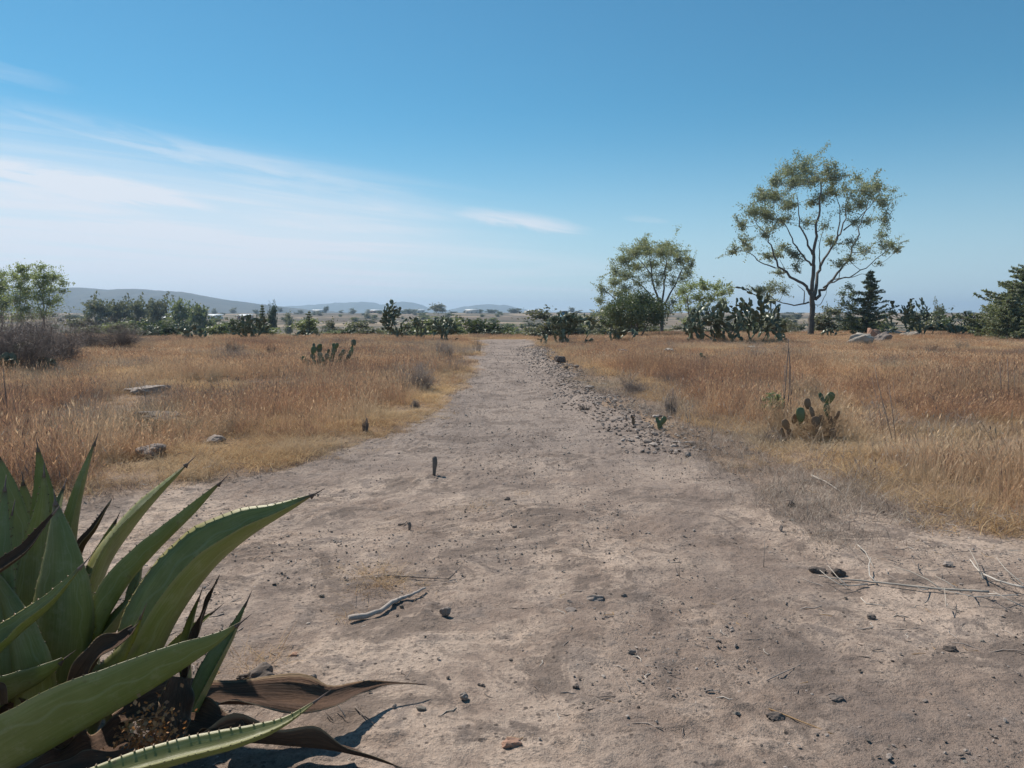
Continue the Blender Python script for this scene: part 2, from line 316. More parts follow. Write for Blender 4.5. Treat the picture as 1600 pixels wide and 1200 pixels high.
def soil(name, path):
    m, t, out = mat(name)
    g = t.new('ShaderNodeNewGeometry'); pos = g.outputs['Position']
    sp = t.new('ShaderNodeSeparateXYZ'); t.l.new(pos, sp.inputs[0])
    big = t.noise(pos, 0.55, 5, 0.6, 0.4); mid = t.noise(pos, 3.2, 6, 0.68, 0.3); fine = t.noise(pos, 28, 5, 0.75); gr = t.noise(pos, 140, 3, 0.7)
    pale = t.ss(t.math('ADD', t.math('MULTIPLY', big, 0.55), t.math('MULTIPLY', mid, 0.45)), 0.42, 0.60)
    c = t.mix(pale, (0.255, 0.190, 0.155), (0.53, 0.41, 0.33))
    c = t.mix(t.math('MULTIPLY', t.ss(mid, 0.52, 0.64), 0.8), c, (0.19, 0.152, 0.135))
    tiny = t.noise(pos, 60, 4, 0.75)
    c = t.mix(t.math('MULTIPLY', t.ss(tiny, 0.46, 0.34), 0.6), c, (0.13, 0.105, 0.09))
    c = t.mix(t.math('MULTIPLY', t.ss(sp.outputs[1], 5.0, 11.0), 0.75), c, t.mix(t.ss(fine, 0.38, 0.62), (0.155, 0.125, 0.112), (0.38, 0.313, 0.275)))
    c = t.mix(t.math('MULTIPLY', t.ss(fine, 0.53, 0.62), 0.6), c, (0.13, 0.105, 0.092))
    c = t.mix(t.math('MULTIPLY', t.ss(gr, 0.50, 0.75), 0.35), c, (0.52, 0.45, 0.39))
    mps = t.new('ShaderNodeMapping'); mps.inputs['Scale'].default_value = (1.0, 0.22, 1.0); mps.inputs['Location'].default_value = (0.37, 0.21, 0.3); mps.inputs['Rotation'].default_value = (0, 0, 0.09); t.l.new(pos, mps.inputs[0])
    lng = t.noise(mps.outputs[0], 1.6, 5, 0.65, 0.5)
    c = t.mix(t.math('MULTIPLY', t.ss(lng, 0.54, 0.34), 0.45), c, (0.155, 0.125, 0.112))
    patch = t.noise(pos, 1.3, 6, 0.72, 0.8)
    c = t.mix(t.math('MULTIPLY', t.ss(patch, 0.52, 0.58), 0.7), c, (0.150, 0.117, 0.100))
    spk = t.new('ShaderNodeTexVoronoi', feature='F1'); t.l.new(pos, spk.inputs['Vector']); spk.inputs['Scale'].default_value = 34; spk.inputs['Randomness'].default_value = 1.0
    s3 = t.new('ShaderNodeSeparateColor'); t.l.new(spk.outputs['Color'], s3.inputs[0])
    dot = t.math('MULTIPLY', t.ss(spk.outputs['Distance'], 0.42, 0.22), t.ss(s3.outputs[0], 0.62, 0.75))
    c = t.mix(t.math('MULTIPLY', dot, t.ss(mid, 0.42, 0.55)), c, t.mix(s3.outputs[1], (0.085, 0.068, 0.06), (0.20, 0.155, 0.13)))
    h = t.math('ADD', t.math('MULTIPLY', mid, 0.8), t.math('ADD', t.math('MULTIPLY', fine, 0.35), t.math('MULTIPLY', gr, 0.10)))
    if not path:
        y = sp.outputs[1]
        gold = t.noise(pos, 0.25, 4, 0.6)
        gc = t.mix(t.ss(gold, 0.35, 0.65), (0.24, 0.155, 0.105), (0.42, 0.27, 0.145))
        gc = t.mix(t.math('MULTIPLY', fine, 0.6), gc, (0.20, 0.15, 0.12))
        c = t.mix(t.math('MULTIPLY', t.ss(y, 5.5, 9.0), 0.7), c, gc)
        # far terraced fields: plots of stubble, bare earth and straw
        vo = t.new('ShaderNodeTexVoronoi', feature='F1', distance='CHEBYCHEV'); mp = t.new('ShaderNodeMapping')
        mp.inputs['Scale'].default_value = (0.010, 0.016, 0.0); t.l.new(pos, mp.inputs[0]); t.l.new(mp.outputs[0], vo.inputs['Vector']); vo.inputs['Scale'].default_value = 1.0
        sc3 = t.new('ShaderNodeSeparateColor'); t.l.new(vo.outputs['Color'], sc3.inputs[0])
        fc = t.ramp(sc3.outputs[0], [(0, (0.10, 0.08, 0.065)), (0.3, (0.20, 0.15, 0.11)), (0.6, (0.36, 0.28, 0.20)), (0.8, (0.14, 0.11, 0.085)), (1, (0.27, 0.22, 0.16))])
        scr = t.noise(pos, 0.035, 5, 0.65)
        fc = t.mix(t.ss(scr, 0.46, 0.56), fc, (0.085, 0.08, 0.06))
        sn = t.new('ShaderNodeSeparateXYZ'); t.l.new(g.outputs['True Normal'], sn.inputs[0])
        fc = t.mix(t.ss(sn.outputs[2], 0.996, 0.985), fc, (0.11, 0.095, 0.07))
        c = t.mix(t.ss(y, 60, 130), c, fc)
    principled(t, out, c, 0.95, h, 1.0, 0.055, 0.15); return m
M['soil'] = soil('soil', False); M['path'] = soil('path_soil', True)

# ------------------------------------------------------------------ terrain
ys = np.concatenate([np.linspace(-14, 1.4, 12, endpoint=False), 1.4*(6500/1.4)**(np.linspace(0, 1, 800))])
us = np.linspace(-1, 1, 361); us = np.sign(us)*np.abs(us)**1.25
XX = us[None, :]*(np.abs(ys)[:, None]*0.98+9); YY = np.repeat(ys[:, None], len(us), 1)
def rough(x, y): return (fbm(x*2.2, y*2.2, 3, 30)-0.5)*0.035
def gz(x, y):
    pd = pdist(x, y); return H(x, y)+rough(x, y)*(y < 80)-0.045*sstep(pd, 0.0, 0.45)
ZZ = gz(XX, YY)
def grid_mesh(name, X_, Y_, Z_, m, keep=None):
    r, c = X_.shape; b = MB(); i = np.arange(r*c).reshape(r, c)
    F = np.stack([i[:-1, :-1], i[:-1, 1:], i[1:, 1:], i[1:, :-1]], -1)
    F = F.reshape(-1, 4) if keep is None else F[keep]
    b.add(np.stack([X_, Y_, Z_], -1).reshape(-1, 3), F); o = b.build(name, m, None, True); return o
tag(grid_mesh('ground', XX, YY, ZZ, M['soil']), kind='structure')
ys2 = np.concatenate([np.linspace(-6, 1.6, 10, endpoint=False), 1.6*(56/1.6)**(np.linspace(0, 1, 620))])
us2 = np.linspace(0, 1, 420)
lo = np.maximum(path_l(ys2)-1.2, -9-0*ys2); hi = np.minimum(path_r(ys2)+1.2, 9+0*ys2)
X2 = lo[:, None]+(hi-lo)[:, None]*us2[None, :]; Y2 = np.repeat(ys2[:, None], len(us2), 1)
pd2 = pdist(X2, Y2)
clod = sstep(fbm(X2*7, Y2*7, 3, 41), 0.5, 0.8)*0.012+(fbm(X2*24, Y2*24, 3, 44)-0.5)*0.034*sstep(fbm(X2*1.6, Y2*1.6, 3, 45), 0.40, 0.58)+sstep(fbm(X2*13, Y2*13, 2, 48), 0.62, 0.75)*0.014*sstep(fbm(X2*1.1, Y2*1.1, 3, 49), 0.42, 0.6)
Z2 = H(X2, Y2)+rough(X2, Y2)+0.004+clod-0.075*(1-sstep(pd2, -0.25, 0.35))
kp = (pd2[:-1, :-1] > -0.45)
tag(grid_mesh('path', X2, Y2, Z2, M['path'], kp), kind='structure')

def ridge(name, prof, D, halfdepth, m, x0, x1, seed, kind='structure'):
    pts = sorted((P(px, py, 1.0)[0]*D, (495-py)/FPX*D) for px, py in prof)
    xs = np.linspace(x0, x1, 260); zs = np.interp(xs, [p[0] for p in pts], [p[1] for p in pts])
    v = np.linspace(-1, 1, 60); X_ = np.repeat(xs[:, None], 60, 1); Y_ = D+halfdepth*np.repeat(v[None, :], len(xs), 0)
    nz = fbm(X_/D*26, Y_/D*26, 5, seed)
    Z_ = zs[:, None]*np.cos(v*math.pi/2)[None, :]**1.3*(1+0.35*(nz-0.5)*(1-np.cos(v*math.pi/2)**4)[None, :])+EYE-2-(v**2*8)[None, :]+2*np.cos(v*math.pi/2)[None, :]
    Z_ += (fbm(X_/D*160, Y_/D*160, 3, seed+9)-0.5)*D*(0.0016 if D < 3000 else 0.004)*np.cos(v*math.pi/2)[None, :]
    return tag(grid_mesh(name, X_, Y_, Z_, m), kind=kind)
def hillmat(name, a, b, sc_):
    m, t, out = mat(name); g = t.new('ShaderNodeNewGeometry'); nz = t.noise(g.outputs['Position'], sc_, 6, 0.65)
    principled(t, out, t.mix(t.ss(nz, 0.35, 0.65), a, b), 0.95, None); return m
ridge('hills', [(-700, 470), (-400, 458), (-150, 452), (-40, 455), (60, 455), (105, 452), (135, 450), (178, 454), (215, 452), (290, 457), (335, 466), (385, 473), (430, 478), (480, 484), (560, 490), (700, 494)], 2300, 500,
      hillmat('hill_forest', (0.030, 0.038, 0.040), (0.07, 0.07, 0.06), 0.012), -3200, -150, 50)
ridge('mountains', [(-300, 485), (300, 488), (430, 481), (480, 478), (520, 475), (575, 472), (600, 477), (628, 472), (652, 474), (675, 483), (695, 486), (725, 480), (755, 476), (790, 478), (820, 484), (860, 488), (1000, 489), (1200, 491), (1900, 488)], 4900, 700,
      hillmat('mountain_forest', (0.05, 0.065, 0.05), (0.10, 0.11, 0.09), 0.006), -4600, 4600, 60)

# ------------------------------------------------------------------ haze
hz = MB(); x0, x1, y0, y1, z0, z1 = -6900, 6900, -60, 6900, -9.5, 125
cV = [(x, y, z) for x in (x0, x1) for y in (y0, y1) for z in (z0, z1)]
hz.add(cV, [(0, 1, 3, 2), (4, 6, 7, 5), (0, 4, 5, 1), (2, 3, 7, 6), (0, 2, 6, 4), (1, 5, 7, 3)])
mh, th, oh = mat('haze_air'); pv = th.new('ShaderNodeVolumePrincipled'); pv.inputs['Color'].default_value = (0.56, 0.76, 1.0, 1)
pv.inputs['Density'].default_value = 2.3e-4; pv.inputs['Anisotropy'].default_value = 0.25
th.l.new(pv.outputs[0], oh.inputs['Volume'])
ho = hz.build('haze', mh); tag(ho, kind='stuff')

# ------------------------------------------------------------------ trees
def curve(a, b, sag=0.15, nseg=5, rnd=0.06):
    a = np.asarray(a, float); b = np.asarray(b, float); L = np.linalg.norm(b-a)
    m = (a+b)/2+RNG.normal(size=3)*L*rnd+np.array([0, 0, -L*sag])
    t = np.linspace(0, 1, nseg)[:, None]
    return (1-t)**2*a+2*t*(1-t)*m+t**2*b
def grow(limbs, clumps, bark, leaf, leafsize, dens=1.0, aspect=2.2, twigs=9, droop=0.0, sides=6, trad=0.02):
    """limbs: list of (points, r0, r1) ; clumps: (centre, rx, ry, rz, n).  Fills the bark and leaf builders."""
    nodes = []
    for pts, r0, r1 in limbs:
        pts = np.asarray(pts, float)
        tt = np.linspace(0, len(pts)-1, len(pts)*3); ip = np.stack([np.interp(tt, np.arange(len(pts)), pts[:, k]) for k in range(3)], 1)
        L = np.linalg.norm(pts[-1]-pts[0]); ip[1:-1] += RNG.normal(size=(len(ip)-2, 3))*L*0.008
        bark.tube(ip, [r0, r1], sides, 0.15)
        for q, rr in zip(ip, np.linspace(r0, r1, len(ip))): nodes.append((q, rr))
    top = nodes[0][0]
    for c, rx, ry, rz, nl in sorted(clumps, key=lambda k: np.linalg.norm(k[0]-top)):
        NP = np.array([q for q, _ in nodes]); dd = np.linalg.norm(NP-c, axis=1)+np.maximum(0, NP[:, 2]-c[2]+rz*0.2)*2.0
        dd += 0.25*np.maximum(0, 1.0*rx-dd)*3
        k = int(np.argmin(dd)); a, ra = nodes[k]
        c2 = c-np.array([0, 0, rz*0.35])
        cv = curve(a, c2, 0.12, 6); r = min(ra*0.6, trad*1.8)
        bark.tube(cv, [r, trad*0.7], 5)
        for q in cv[1:]: nodes.append((q, trad*0.8))
        NT_ = max(4, int(twigs))
        dirs = RNG.normal(size=(NT_, 3)); dirs /= np.linalg.norm(dirs, axis=1)[:, None]; dirs[:, 2] = np.abs(dirs[:, 2])*0.9-0.25
        per = max(3, int(nl*dens/NT_))
        for dv in dirs:
            e = c+dv*np.array([rx, ry, rz])*RNG.uniform(0.45, 1.0)
            tw = curve(c2, e, 0.05, 4, 0.12); bark.tube(tw, [trad*0.55, trad*0.2], 3)
            s = RNG.random(per)**0.6; base = tw[0]+(e-tw[0])*s[:, None]
            C = base+RNG.normal(size=(per, 3))*np.array([rx, ry, rz])*0.30*(0.4+s[:, None])
            C[:, 2] -= droop*RNG.random(per)*rz
            leaf.quads(C, leafsize, aspect, up=(0, 0, -0.5) if droop else None)
        ns = RNG.integers(6, 11)
        for _ in range(ns):
            sc_c = c+RNG.normal(size=3)*np.array([rx, ry, rz])*0.78; st = c2+(sc_c-c2)*RNG.uniform(-.1, .3); k2 = int(nl*dens*1.25*RNG.uniform(.3, 1.3)/ns)
            bark.tube(curve(st, sc_c, 0.02, 4, 0.1), [trad*0.4, trad*0.15], 3)
            t2 = RNG.random(k2)[:, None]**0.6; q = st+(sc_c-st)*t2*1.25+RNG.normal(size=(k2, 3))*np.array([rx, ry, rz])*np.array([.22, .22, .15])*RNG.uniform(.5, 1.2)
            leaf.quads(q, leafsize, aspect, up=(0, 0, -0.5) if droop else None)
def tree_thing(name, label, cat, group, base, limbs, clumps, barkm, leafm, leafsize, **kw):
    base = np.asarray(base, float); root = empty(name, base); tag(root, label, cat, group)
    b, l = MB(), MB(); grow([(np.asarray(p)-base, r0, r1) for p, r0, r1 in limbs], [(c-base, rx, ry, rz, k) for c, rx, ry, rz, k in clumps], b, l, leafsize, **kw)
    b.build('trunk', M[barkm], root, True); l.build('crown', M[leafm], root); return root

def px_tree(name, label, group, basepx, dist, limbs_px, clumps_px, r_scale, barkm, leafm, leafsize, nleaf=1.0, crown_r=None, **kw):
    z = Hs((basepx[0]-800)/FPX*dist, dist); d = depth_of(dist, z); s = d/FPX
    rng = np.random.default_rng(int(basepx[0])+5)
    base = P(basepx[0], basepx[1], d); base[2] = z-0.1
    limbs = []
    for k, (pts, r0, r1) in enumerate(limbs_px):
        dy0 = pts[0][2] if len(pts[0]) > 2 else 0
        sw = rng.uniform(-0.5, 0.5) if k > 0 else 0
        out = []
        for j, p in enumerate(pts):
            off = (p[2] if len(p) > 2 else sw*j/len(pts)*abs(pts[-1][1]-pts[0][1])*s*1.4)
            q = P(p[0], p[1], d+off); out.append(q)
        if k == 0: out[0] = base
        limbs.append((out, r0*s*0.80, r1*s*0.80))
    cl = []
    for (px, py, rx, ry, nl) in clumps_px:
        off = rng.uniform(-1, 1)*(crown_r or 40)*s*0.75
        c = P(px, py, d+off); f = 1+off/d
        fw = 1.5 if name == 'leafy_tree' and basepx[0] < 200 else 1.15
        cl.append((c, rx*s*fw, (rx+ry)/2*s*fw, ry*s*fw, int(nl*nleaf)))
        # a second clump further back / forward so that the crown is round from other sides too
    return tree_thing(name, label, 'tree', group, base, limbs, cl, barkm, leafm, leafsize, trad=r_scale*s, **kw)

px_tree('eucalyptus_tree', 'tall slender eucalyptus with fan of bare limbs, biggest tree on the right', None, (1267, 522), 66,
    [([(1267, 522), (1268, 500), (1270, 478), (1269, 456)], 6.2, 4.4),
     ([(1268, 462), (1269, 425), (1272, 395), (1276, 360), (1281, 325), (1283, 290), (1282, 268)], 4.0, 0.8),
     ([(1271, 468), (1277, 435), (1284, 410), (1300, 386), (1316, 362), (1322, 335), (1330, 300)], 3.4, 0.7),
     ([(1274, 468), (1290, 446), (1312, 422), (1330, 395), (1342, 362), (1350, 335), (1360, 305)], 3.0, 0.6),
     ([(1286, 450), (1300, 440), (1326, 432), (1356, 416), (1388, 390)], 1.8, 0.6),
     ([(1300, 437), (1330, 433), (1350, 428)], 1.2, 0.4),
     ([(1266, 460), (1258, 447), (1238, 433), (1216, 416), (1206, 388), (1198, 366), (1180, 345)], 3.2, 0.6),
     ([(1268, 415), (1254, 398), (1240, 380), (1230, 355), (1212, 338)], 2.0, 0.5),
     ([(1264, 472), (1243, 477), (1220, 473), (1200, 462)], 1.8, 0.6),
     ([(1256, 474), (1257, 455), (1246, 445)], 1.2, 0.4),
     ([(1212, 419), (1190, 411), (1174, 396), (1152, 390)], 1.4, 0.4),
     ([(1270, 398), (1258, 372), (1248, 340), (1245, 305)], 2.2, 0.5),
     ([(1281, 420), (1280, 385), (1288, 352)], 1.3, 0.4),
     ([(1305, 380), (1313, 350), (1312, 320), (1302, 285)], 1.6, 0.4),
     ([(1318, 360), (1338, 345), (1362, 320), (1378, 300)], 1.4, 0.4),
     ([(1238, 434), (1228, 425), (1218, 405)], 1.0, 0.4),
     ([(1270, 475), (1280, 478), (1290, 462), (1292, 450)], 0.9, 0.3)],
    [(1232, 262, 16, 15, 330), (1257, 258, 15, 17, 380), (1262, 280, 20, 12, 380), (1240, 282, 18, 12, 320), (1208, 282, 14, 9, 240), (1192, 305, 14, 10, 240), (1212, 305, 16, 10, 280), (1178, 328, 17, 12, 330), (1200, 332, 18, 11, 330),
     (1160, 348, 9, 12, 170), (1162, 374, 7, 12, 120), (1145, 392, 9, 6, 110), (1172, 385, 10, 7, 90), (1198, 362, 13, 10, 170), (1224, 340, 15, 11, 260), (1232, 318, 16, 10, 250),
     (1305, 272, 17, 14, 380), (1293, 262, 9, 10, 100), (1300, 296, 12, 9, 200), (1285, 306, 11, 12, 150), (1268, 312, 11, 10, 130), (1338, 275, 8, 10, 70), (1352, 292, 17, 14, 320), (1372, 288, 11, 12, 190), (1378, 312, 12, 13, 250), (1345, 315, 15, 10, 240), (1384, 338, 9, 12, 140),
     (1326, 324, 12, 9, 130), (1358, 342, 12, 10, 90), (1378, 366, 10, 9, 90), (1392, 380, 11, 9, 150), (1402, 388, 5, 6, 60), (1380, 384, 8, 7, 70),
     (1352, 388, 14, 10, 110), (1330, 375, 13, 10, 80), (1326, 402, 12, 8, 90), (1312, 412, 8, 6, 80), (1298, 375, 9, 8, 110), (1240, 395, 12, 8, 160), (1222, 382, 10, 8, 90), (1215, 396, 12, 7, 130), (1200, 399, 8, 5, 90), (1244, 415, 7, 8, 70), (1216, 424, 10, 6, 80),
     (1188, 452, 10, 7, 120), (1205, 450, 11, 8, 120), (1224, 452, 10, 8, 90), (1200, 464, 10, 5, 60), (1262, 345, 9, 10, 90), (1290, 350, 8, 10, 60), (1275, 275, 7, 10, 50), (1375, 410, 8, 5, 20), (1320, 290, 8, 10, 90), (1336, 344, 10, 9, 70)],
    0.42, 'bark', 'euc', 0.17, 2.3, 55, twigs=9, droop=0.5, aspect=2.4)

px_tree('eucalyptus_tree', 'broad rounded eucalyptus rising behind the dark round bush', None, (1034, 520), 92,
    [([(1034, 525), (1034, 500), (1033, 478), (1030, 465)], 4.0, 2.8),
     ([(1033, 480), (1018, 462), (1005, 448), (990, 438), (975, 430)], 2.0, 0.5), ([(1032, 475), (1020, 445), (1017, 415), (1012, 390)], 2.2, 0.5),
     ([(1033, 480), (1038, 445), (1040, 415), (1042, 390)], 2.2, 0.5), ([(1034, 480), (1050, 455), (1062, 430), (1072, 405)], 2.0, 0.5),
     ([(1034, 488), (1050, 475), (1066, 455)], 1.2, 0.4), ([(1005, 500), (992, 485), (968, 472), (950, 458), (940, 448)], 1.6, 0.4), ([(1034, 505), (1018, 502), (1005, 500)], 1.7, 1.6),
     ([(1018, 430), (1005, 412), (992, 400)], 1.3, 0.4), ([(990, 438), (982, 420), (976, 405)], 1.0, 0.4)],
    [(975, 402, 14, 11, 330), (992, 392, 15, 11, 400), (1012, 388, 16, 10, 450), (1032, 392, 15, 12, 380), (1048, 388, 14, 12, 340), (1062, 402, 12, 12, 230), (1074, 402, 8, 9, 110), (960, 420, 10, 10, 200), (975, 425, 15, 10, 280), (997, 415, 15, 9, 260), (1020, 410, 14, 10, 260), (1045, 412, 12, 10, 170),
     (960, 438, 10, 9, 190), (978, 448, 14, 9, 230), (998, 440, 12, 8, 140), (1075, 422, 8, 11, 120), (1066, 432, 10, 10, 130), (940, 450, 9, 8, 140), (937, 466, 8, 8, 110), (950, 478, 12, 9, 170), (942, 490, 11, 6, 120), (962, 492, 10, 5, 90), (1064, 452, 10, 9, 140), (1052, 470, 10, 8, 90), (1046, 485, 8, 6, 60), (1028, 440, 9, 10, 90), (1050, 440, 8, 8, 70), (965, 456, 12, 9, 150), (985, 462, 12, 8, 120), (1012, 428, 14, 9, 140), (1035, 426, 12, 9, 120), (1080, 412, 6, 9, 80), (1005, 382, 14, 7, 180), (1040, 382, 12, 7, 160)],
    0.40, 'bark', 'paleeuc', 0.19, 2.3, 45, twigs=8, droop=0.5, aspect=2.2)
px_tree('eucalyptus_tree', 'smaller pale green eucalyptus between round bush and big nopal', None, (1076, 530), 76,
    [([(1076, 528), (1077, 505), (1075, 480), (1073, 460)], 2.0, 0.8), ([(1110, 520), (1112, 495), (1122, 475), (1135, 460)], 1.6, 0.4), ([(1110, 500), (1105, 478), (1108, 455)], 1.2, 0.4), ([(1077, 526), (1092, 524), (1110, 518)], 1.5, 1.5)],
    [(1068, 452, 9, 10, 170), (1080, 447, 10, 8, 190), (1100, 448, 13, 9, 300), (1118, 447, 10, 8, 190), (1128, 456, 11, 8, 190), (1140, 452, 6, 7, 90), (1072, 468, 10, 9, 180), (1092, 464, 12, 8, 250), (1112, 466, 11, 8, 170), (1130, 470, 8, 6, 70), (1062, 482, 7, 8, 90), (1080, 484, 9, 8, 140), (1098, 480, 9, 8, 130), (1120, 482, 8, 6, 60), (1070, 500, 7, 7, 60)],
    0.34, 'bark', 'palegreen', 0.19, 1.2, 30, twigs=6, aspect=2.0)
def left_tree(x, label, top, cl, dist, nl=0.85):
    px_tree('leafy_tree', label, None, (x, 522), dist, [([(x, 522), (x+1, 500), (x-1, 475), (x+1, top+25), (x, top+12)], 1.8, 0.4), ([(x, 500), (x-9, 475), (x-14, top+30)], 1.2, 0.3), ([(x, 495), (x+9, 470), (x+13, top+32)], 1.2, 0.3)],
        cl, 0.32, 'palebark', 'palegreen', 0.17, nl*1.05, 22, twigs=6, aspect=1.8)
left_tree(2, 'leafy pale-trunked tree cut by the left edge of the photo', 420, [(2, 428, 8, 8, 130), (-8, 440, 10, 10, 200), (6, 448, 9, 9, 170), (-6, 465, 12, 10, 220), (6, 475, 10, 10, 200), (-4, 495, 14, 12, 250), (-16, 450, 10, 12, 180)], 80, 2.5)
left_tree(32, 'leafy pale-trunked tree, middle one of the three at far left', 412, [(31, 420, 8, 7, 130), (22, 432, 8, 7, 110), (38, 434, 8, 7, 110), (28, 446, 11, 8, 150), (38, 456, 9, 8, 120), (24, 466, 11, 9, 160), (36, 480, 11, 9, 130), (28, 496, 13, 10, 160)], 76, 2.5)
left_tree(68, 'leafy pale-trunked tree, rightmost of the three at far left, with thin branch tips', 410, [(63, 417, 7, 6, 80), (56, 432, 8, 7, 110), (70, 430, 10, 7, 140), (84, 432, 9, 7, 110), (95, 442, 6, 7, 60), (62, 446, 11, 8, 150), (80, 450, 11, 8, 120), (97, 454, 6, 5, 30), (60, 464, 12, 9, 140), (78, 472, 12, 9, 110), (66, 488, 14, 9, 150), (88, 468, 8, 6, 50)], 78, 2.5)

# round dense bush
def round_bush(name, label, base, w, h, leafm, leafsize, nleaf, group=None, cat='bush', barkm='bark', lobes=40, gap=0.16):
    root = empty(name, base); tag(root, label, cat, group)
    l, b = MB(), MB()
    for k in range(5): b.tube(curve((RNG.uniform(-.1, .1)*w, RNG.uniform(-.1, .1)*w, 0), (RNG.uniform(-.28, .28)*w, RNG.uniform(-.28, .28)*w, h*RNG.uniform(.5, .75)), -0.05), [0.02*h, 0.006*h], 4)
    per = nleaf//lobes
    for k in range(lobes):
        v = RNG.normal(size=3); v /= np.linalg.norm(v); v[2] = abs(v[2])**0.8*1.0 if RNG.random() < 0.8 else v[2]*0.3
        c = v*np.array([w/2, w/2, h*0.52])*RNG.uniform(0.62, 0.88)+np.array([0, 0, h*0.46])
        c[2] = max(c[2], 0.08*h); r = RNG.uniform(0.7, 1.3)*gap*min(w, h)
        q = RNG.normal(size=(per, 3)); q /= np.linalg.norm(q, axis=1)[:, None]; q *= (RNG.random(per)**0.4)[:, None]*r*1.15
        C = c+q; C[:, 2] = np.maximum(C[:, 2], 0.03); l.quads(C, leafsize, 1.7)
    b.build('trunk', M[barkm], root, True); l.build('crown', M[leafm], root); return root
def at(px, y):                                       # point on the terrain in photo column px at distance y
    x = (px-800)/FPX*y*CP; z = Hs(x, y); return np.array([x, y, z])
def put(px, toppy, y):                               # base point and height of a thing whose top shows at toppy
    for _ in range(3):
        b = at(px, y)
    d = depth_of(y, b[2]); b = np.array([(px-800)/FPX*d, y, b[2]]); top = EYE+d*((600-toppy)/FPX*CP-SP)
    return b, max(0.3, top-b[2]), d/FPX
b_, h_, s_ = put(995, 458, 62)
round_bush('round_bush', 'dense dark green rounded bush in front of the broad eucalyptus', b_, 104*s_, h_*1.02, 'darkgreen', 0.15, 14000, lobes=95, cat='bush')
b_, h_, s_ = put(962, 490, 65); round_bush('low_bush', 'low dark green bush spreading left of the round bush', b_, 52*s_, h_, 'darkgreen', 0.15, 2600, lobes=26)
b_, h_, s_ = put(1218, 496, 80); round_bush('low_bush', 'low grey-green shrub between the big nopal and the tall eucalyptus trunk', b_, 60*s_, h_, 'greyleaf', 0.16, 1600, lobes=22)

def conifer(name, label, base, h, wd, leafm='needle', tiers=18, per=9, lean=0.0, group=None, leafsize=None, dense=1.0):
    root = empty(name, base); tag(root, label, 'tree', group); b, l = MB(), MB(); ls = leafsize or h*0.035
    b.tube([(0, 0, -0.1), (lean*0.3, 0, h*0.35), (lean*0.7, 0, h*0.7), (lean, 0, h*0.98)], [h*0.022, h*0.016, h*0.009, h*0.003], 6)
    for k in range(tiers):
        f = (k+0.4)/tiers; z = h*(0.06+0.90*f); rad = wd/2*(1-f)**0.75*RNG.uniform(0.75, 1.15)*(0.75+0.5*(k % 3 == 0))
        for j in range(per):
            if f > 0.85 and j > 4: break
            an = RNG.uniform(0, 2*math.pi); rr = rad*RNG.uniform(0.55, 1.15)
            e = np.array([math.cos(an)*rr+lean*f, math.sin(an)*rr, z+rr*RNG.uniform(-0.05, 0.40)])
            s = np.array([lean*f, 0, z]); cv = curve(s, e, 0.12, 5, 0.04); b.tube(cv, [h*0.004, h*0.001], 3)
            m_ = int(75*dense*(0.4+rr/(wd/2))); t_ = RNG.random(m_)**0.7
            C = s+(e-s)*t_[:, None]; C[:, 2] -= 0.12*np.linalg.norm(e-s)*4*t_*(1-t_)*0.5
            C += RNG.normal(size=(m_, 3))*np.array([0.05, 0.05, 0.025])*h*0.42*(1.1-t_[:, None]*0.6)
            l.quads(C, ls, 2.4)
    b.build('trunk', M['bark'], root, True); l.build('crown', M[leafm], root); return root
b_, h_, s_ = put(1352, 419, 62); conifer('conifer_tree', 'narrow pointed conifer with ragged layered branches right of the tall eucalyptus', b_, h_, 84*s_, lean=0.25, per=8, tiers=19)
b_, h_, s_ = put(1328, 442, 65); px_tree('leafy_tree', 'thin open-leaved tree tucked against the left side of the pointed conifer', None, (1332, 522), 65,
    [([(1332, 524), (1331, 500), (1327, 475), (1325, 450)], 1.5, 0.3), ([(1331, 495), (1322, 480), (1318, 465)], 0.9, 0.3)], [(1326, 446, 7, 7, 80), (1318, 458, 6, 7, 90), (1332, 458, 8, 7, 100), (1318, 475, 6, 7, 90), (1332, 478, 9, 9, 120), (1326, 496, 12, 9, 200), (1334, 510, 14, 9, 220)], 0.3, 'bark', 'green', 0.17, 1.0, 16, twigs=6)
b_, h_, s_ = put(1612, 392, 52); conifer('conifer_tree', 'large dark bushy conifer cut by the right edge of the photo', b_, h_, 175*s_, tiers=20, per=16, dense=2.2)
b_, h_, s_ = put(1585, 462, 54); round_bush('evergreen_bush', 'dense feathery evergreen bush filling the foot of the right-edge conifers', b_, 92*s_, h_, 'needle', 0.13, 9000, lobes=70)
b_, h_, s_ = put(1572, 448, 50); conifer('conifer_tree', 'lower bushy conifer leaning out in front of the big one at right edge', b_, h_, 84*s_, tiers=13, per=14, lean=0.3, dense=2.0)

# ------------------------------------------------------------------ nopals
def pad_mesh(name, m, seg=10, rings=5):
    b = MB(); V = [(0, 0, 0)]
    for r in range(1, rings+1):
        f = r/(rings+1); z = 0.5-0.5*math.cos(f*math.pi); wd = math.sin(f*math.pi)**0.8*(0.26+0.14*f)
        for k in range(seg):
            an = 2*math.pi*k/seg; V.append((math.cos(an)*wd, math.sin(an)*wd*0.20, z))
    V.append((0, 0, 1)); F = []
    for k in range(seg): F.append((0, 1+(k+1) % seg, 1+k)); 
    top = len(V)-1; o = 1+(rings-1)*seg
    for k in range(seg): F.append((top, o+k, o+(k+1) % seg))
    b.add(V, np.array(F)); Q = []
    for r in range(rings-1):
        for k in range(seg): a = 1+r*seg+k; c = 1+r*seg+(k+1) % seg; Q.append((a, c, c+seg, a+seg))
    b.F.append(np.array(Q)); return b
PADB = pad_mesh('pad', None); PADV = np.vstack(PADB.V); PADF = [f for f in PADB.F]
